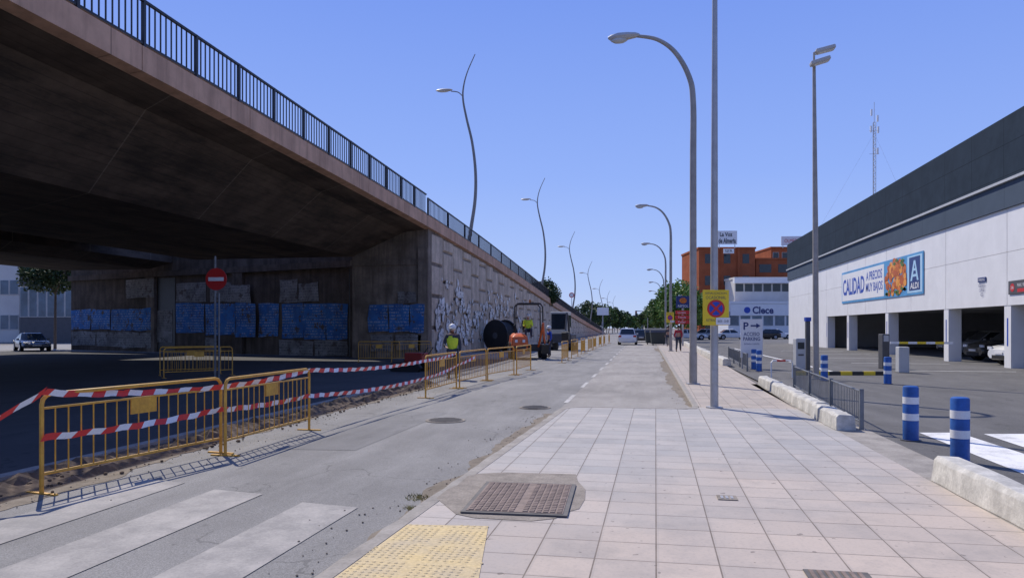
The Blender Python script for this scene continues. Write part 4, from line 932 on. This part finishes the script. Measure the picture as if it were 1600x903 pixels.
t,w,z=bldg('shop_building','glass fronted building with pale frames beyond the bridge at far left',-60,30,370,85,12,m_plaster,3,6,m_gbl,wf=.42)
t,w,z=bldg('shop_building','low shop with blue glass behind the dark tree at far left',31,130,420,80,10,m_dgrey,1,7,m_gbl,wf=.42)
t,w,z=bldg('apartment_block','small pale apartment block on the horizon at the end of the road',986,1012,494,420,12,m_plaster,3,5)
t,w,z=bldg('apartment_block','low pale house on the horizon right of the traffic light',1012,1028,500,330,10,m_plaster,2,4)
p=P(1067,512,64); t=thing('petrol_station_totem','orange and red petrol station totem with arrow boards beside the lamp','sign',(p.x,p.y,0),R(8))
MB().box(-.07,.07,0,.1,0,4.4).build('post',m_galv,t)
MB().box(-.6,.6,-.08,0,3.35,4.4).build('top_board',m_navy,t); MB().ell((0,-.1,4.0),(.33,.03,.26),14,6).build('emblem',m_ory,t,True); text('REPSOL',m_white,t,0,3.52,.9,.2,-.09)
for i in range(3):
    z=2.95-i*.42; MB().ext([(-.65,-.06,z-.17),(.5,-.06,z-.17),(.68,-.06,z),(.5,-.06,z+.17),(-.65,-.06,z+.17)],(0,.06,0)).build('arrow_board',m_red,t); text(['Lavado','Tienda','Taller'][i],m_white,t,-.1,z,.7,.16,-.065)
p=P(1012,512,120); t=thing('traffic_light','distant traffic light on a mast arm over the road','traffic light',(p.x,p.y,0))
MB().tube([(0,0,0),(0,0,4.),(-.4,0,4.3),(-2.0,0,4.4)],.07,6).build('mast',m_pole,t); MB().box(-2.05,-1.75,-.2,.1,3.4,4.4).build('housing',m_black,t); MB().disc((-1.9,-.22,4.2),.1,1,12,.015).build('lens',m_red,t)
p=P(942,512,150); t=thing('direction_sign','small pale direction sign beside the ramp far along the road','road sign',(p.x,p.y,0))
MB().box(-.08,.08,0,.1,0,4.4).build('post',m_galv,t); MB().box(-1.2,1.2,-.1,0,4.2,5.8).build('board',m_white,t)
p=P(1366,512,140); mst=thing('telecom_mast','tall thin lattice telecom mast with antennas behind the supermarket','mast',(p.x,p.y,0)); HH=EYE+(512-168)/F*140
m_=MB(); r=.3
cr=[(r,0),(-r*.5,r*.87),(-r*.5,-r*.87)]
for a in range(3): m_.tube([(cr[a][0],cr[a][1],0),(cr[a][0],cr[a][1],HH-3)],.045,5)
zz=16.
while zz<HH-4:
    for a in range(3): b=(a+1)%3; m_.tube([(*cr[a],zz),(*cr[b],zz+1.1)],.028,4); m_.tube([(*cr[a],zz+1.1),(*cr[b],zz+1.1)],.025,4)
    zz+=1.1
m_.tube([(0,0,HH-3),(0,0,HH+1)],.05,5); m_.build('lattice',m_galv,mst)
for (z,x) in ((HH-1,-.5),(HH-2.2,.6),(HH-4.2,-.6),(HH-4.4,.7),(HH-8.5,.6)): MB().box(x-.14,x+.14,-.2,.1,z-.6,z+.6).build('antenna',m_white,mst)
for z in (HH-4.5,HH-9): MB().tube([(-.9,0,z),(.9,0,z)],.03,5).build('cross_arm',m_galv,mst)
for s in (-1,1): MB().tube([(0,0,HH-5),(s*16,8,8)],.012,3).build('guy_wire',m_galv,mst)
# ---------------------------------------------------------------- world, light, camera
sv=Vector((.58,-.65,-1)).normalized()
w=bpy.data.worlds.new('World'); bpy.context.scene.world=w; w.use_nodes=True; nt=w.node_tree
bg=nt.nodes['Background']; sk=nt.nodes.new('ShaderNodeTexSky'); sk.sky_type='NISHITA'; sk.sun_disc=False
sk.sun_elevation=math.asin(-sv.z); sk.sun_rotation=math.atan2(-sv.x,-sv.y); sk.air_density=1.; sk.dust_density=.3; sk.ozone_density=3
tc=nt.nodes.new('ShaderNodeTexCoord'); sx_=nt.nodes.new('ShaderNodeSeparateXYZ'); nt.links.new(tc.outputs['Generated'],sx_.inputs[0])
rp=nt.nodes.new('ShaderNodeValToRGB'); nt.links.new(sx_.outputs[2],rp.inputs[0]); e=rp.color_ramp.elements
cols=[(0,(.50,.62,.92)),(.06,(.42,.56,.95)),(.2,(.29,.44,.95)),(.42,(.185,.32,.88)),(1,(.08,.17,.55))]
e[0].position=0; e[0].color=(*cols[0][1],1); e[1].position=1; e[1].color=(*cols[-1][1],1)
for p_,c_ in cols[1:-1]: x_=e.new(p_); x_.color=(*c_,1)
sc_=nt.nodes.new('ShaderNodeVectorMath'); sc_.operation='SCALE'; sc_.inputs['Scale'].default_value=1/.12; nt.links.new(rp.outputs[0],sc_.inputs[0])
mx=nt.nodes.new('ShaderNodeMix'); mx.data_type='RGBA'; mx.blend_type='MIX'; mx.inputs[0].default_value=.92
nt.links.new(sk.outputs[0],mx.inputs[6]); nt.links.new(sc_.outputs[0],mx.inputs[7]); nt.links.new(mx.outputs[2],bg.inputs[0]); bg.inputs[1].default_value=.12
L_=bpy.data.lights.new('sun','SUN'); L_.energy=4.2; L_.angle=R(.5); L_.color=(1,.93,.82)
lo=bpy.data.objects.new('sun',L_); col.objects.link(lo); lo.rotation_euler=sv.to_track_quat('-Z','Y').to_euler()
cam=bpy.data.cameras.new('camera'); co=bpy.data.objects.new('camera',cam); col.objects.link(co)
co.location=(0,0,EYE); co.rotation_euler=(R(90),0,TH); cam.lens=F/1600*36; cam.sensor_width=36; cam.shift_y=60.5/1600; cam.clip_end=5000; cam.clip_start=.1
sc=bpy.context.scene; sc.camera=co
sc.view_settings.view_transform='Standard'; sc.view_settings.look='None'; sc.view_settings.exposure=0
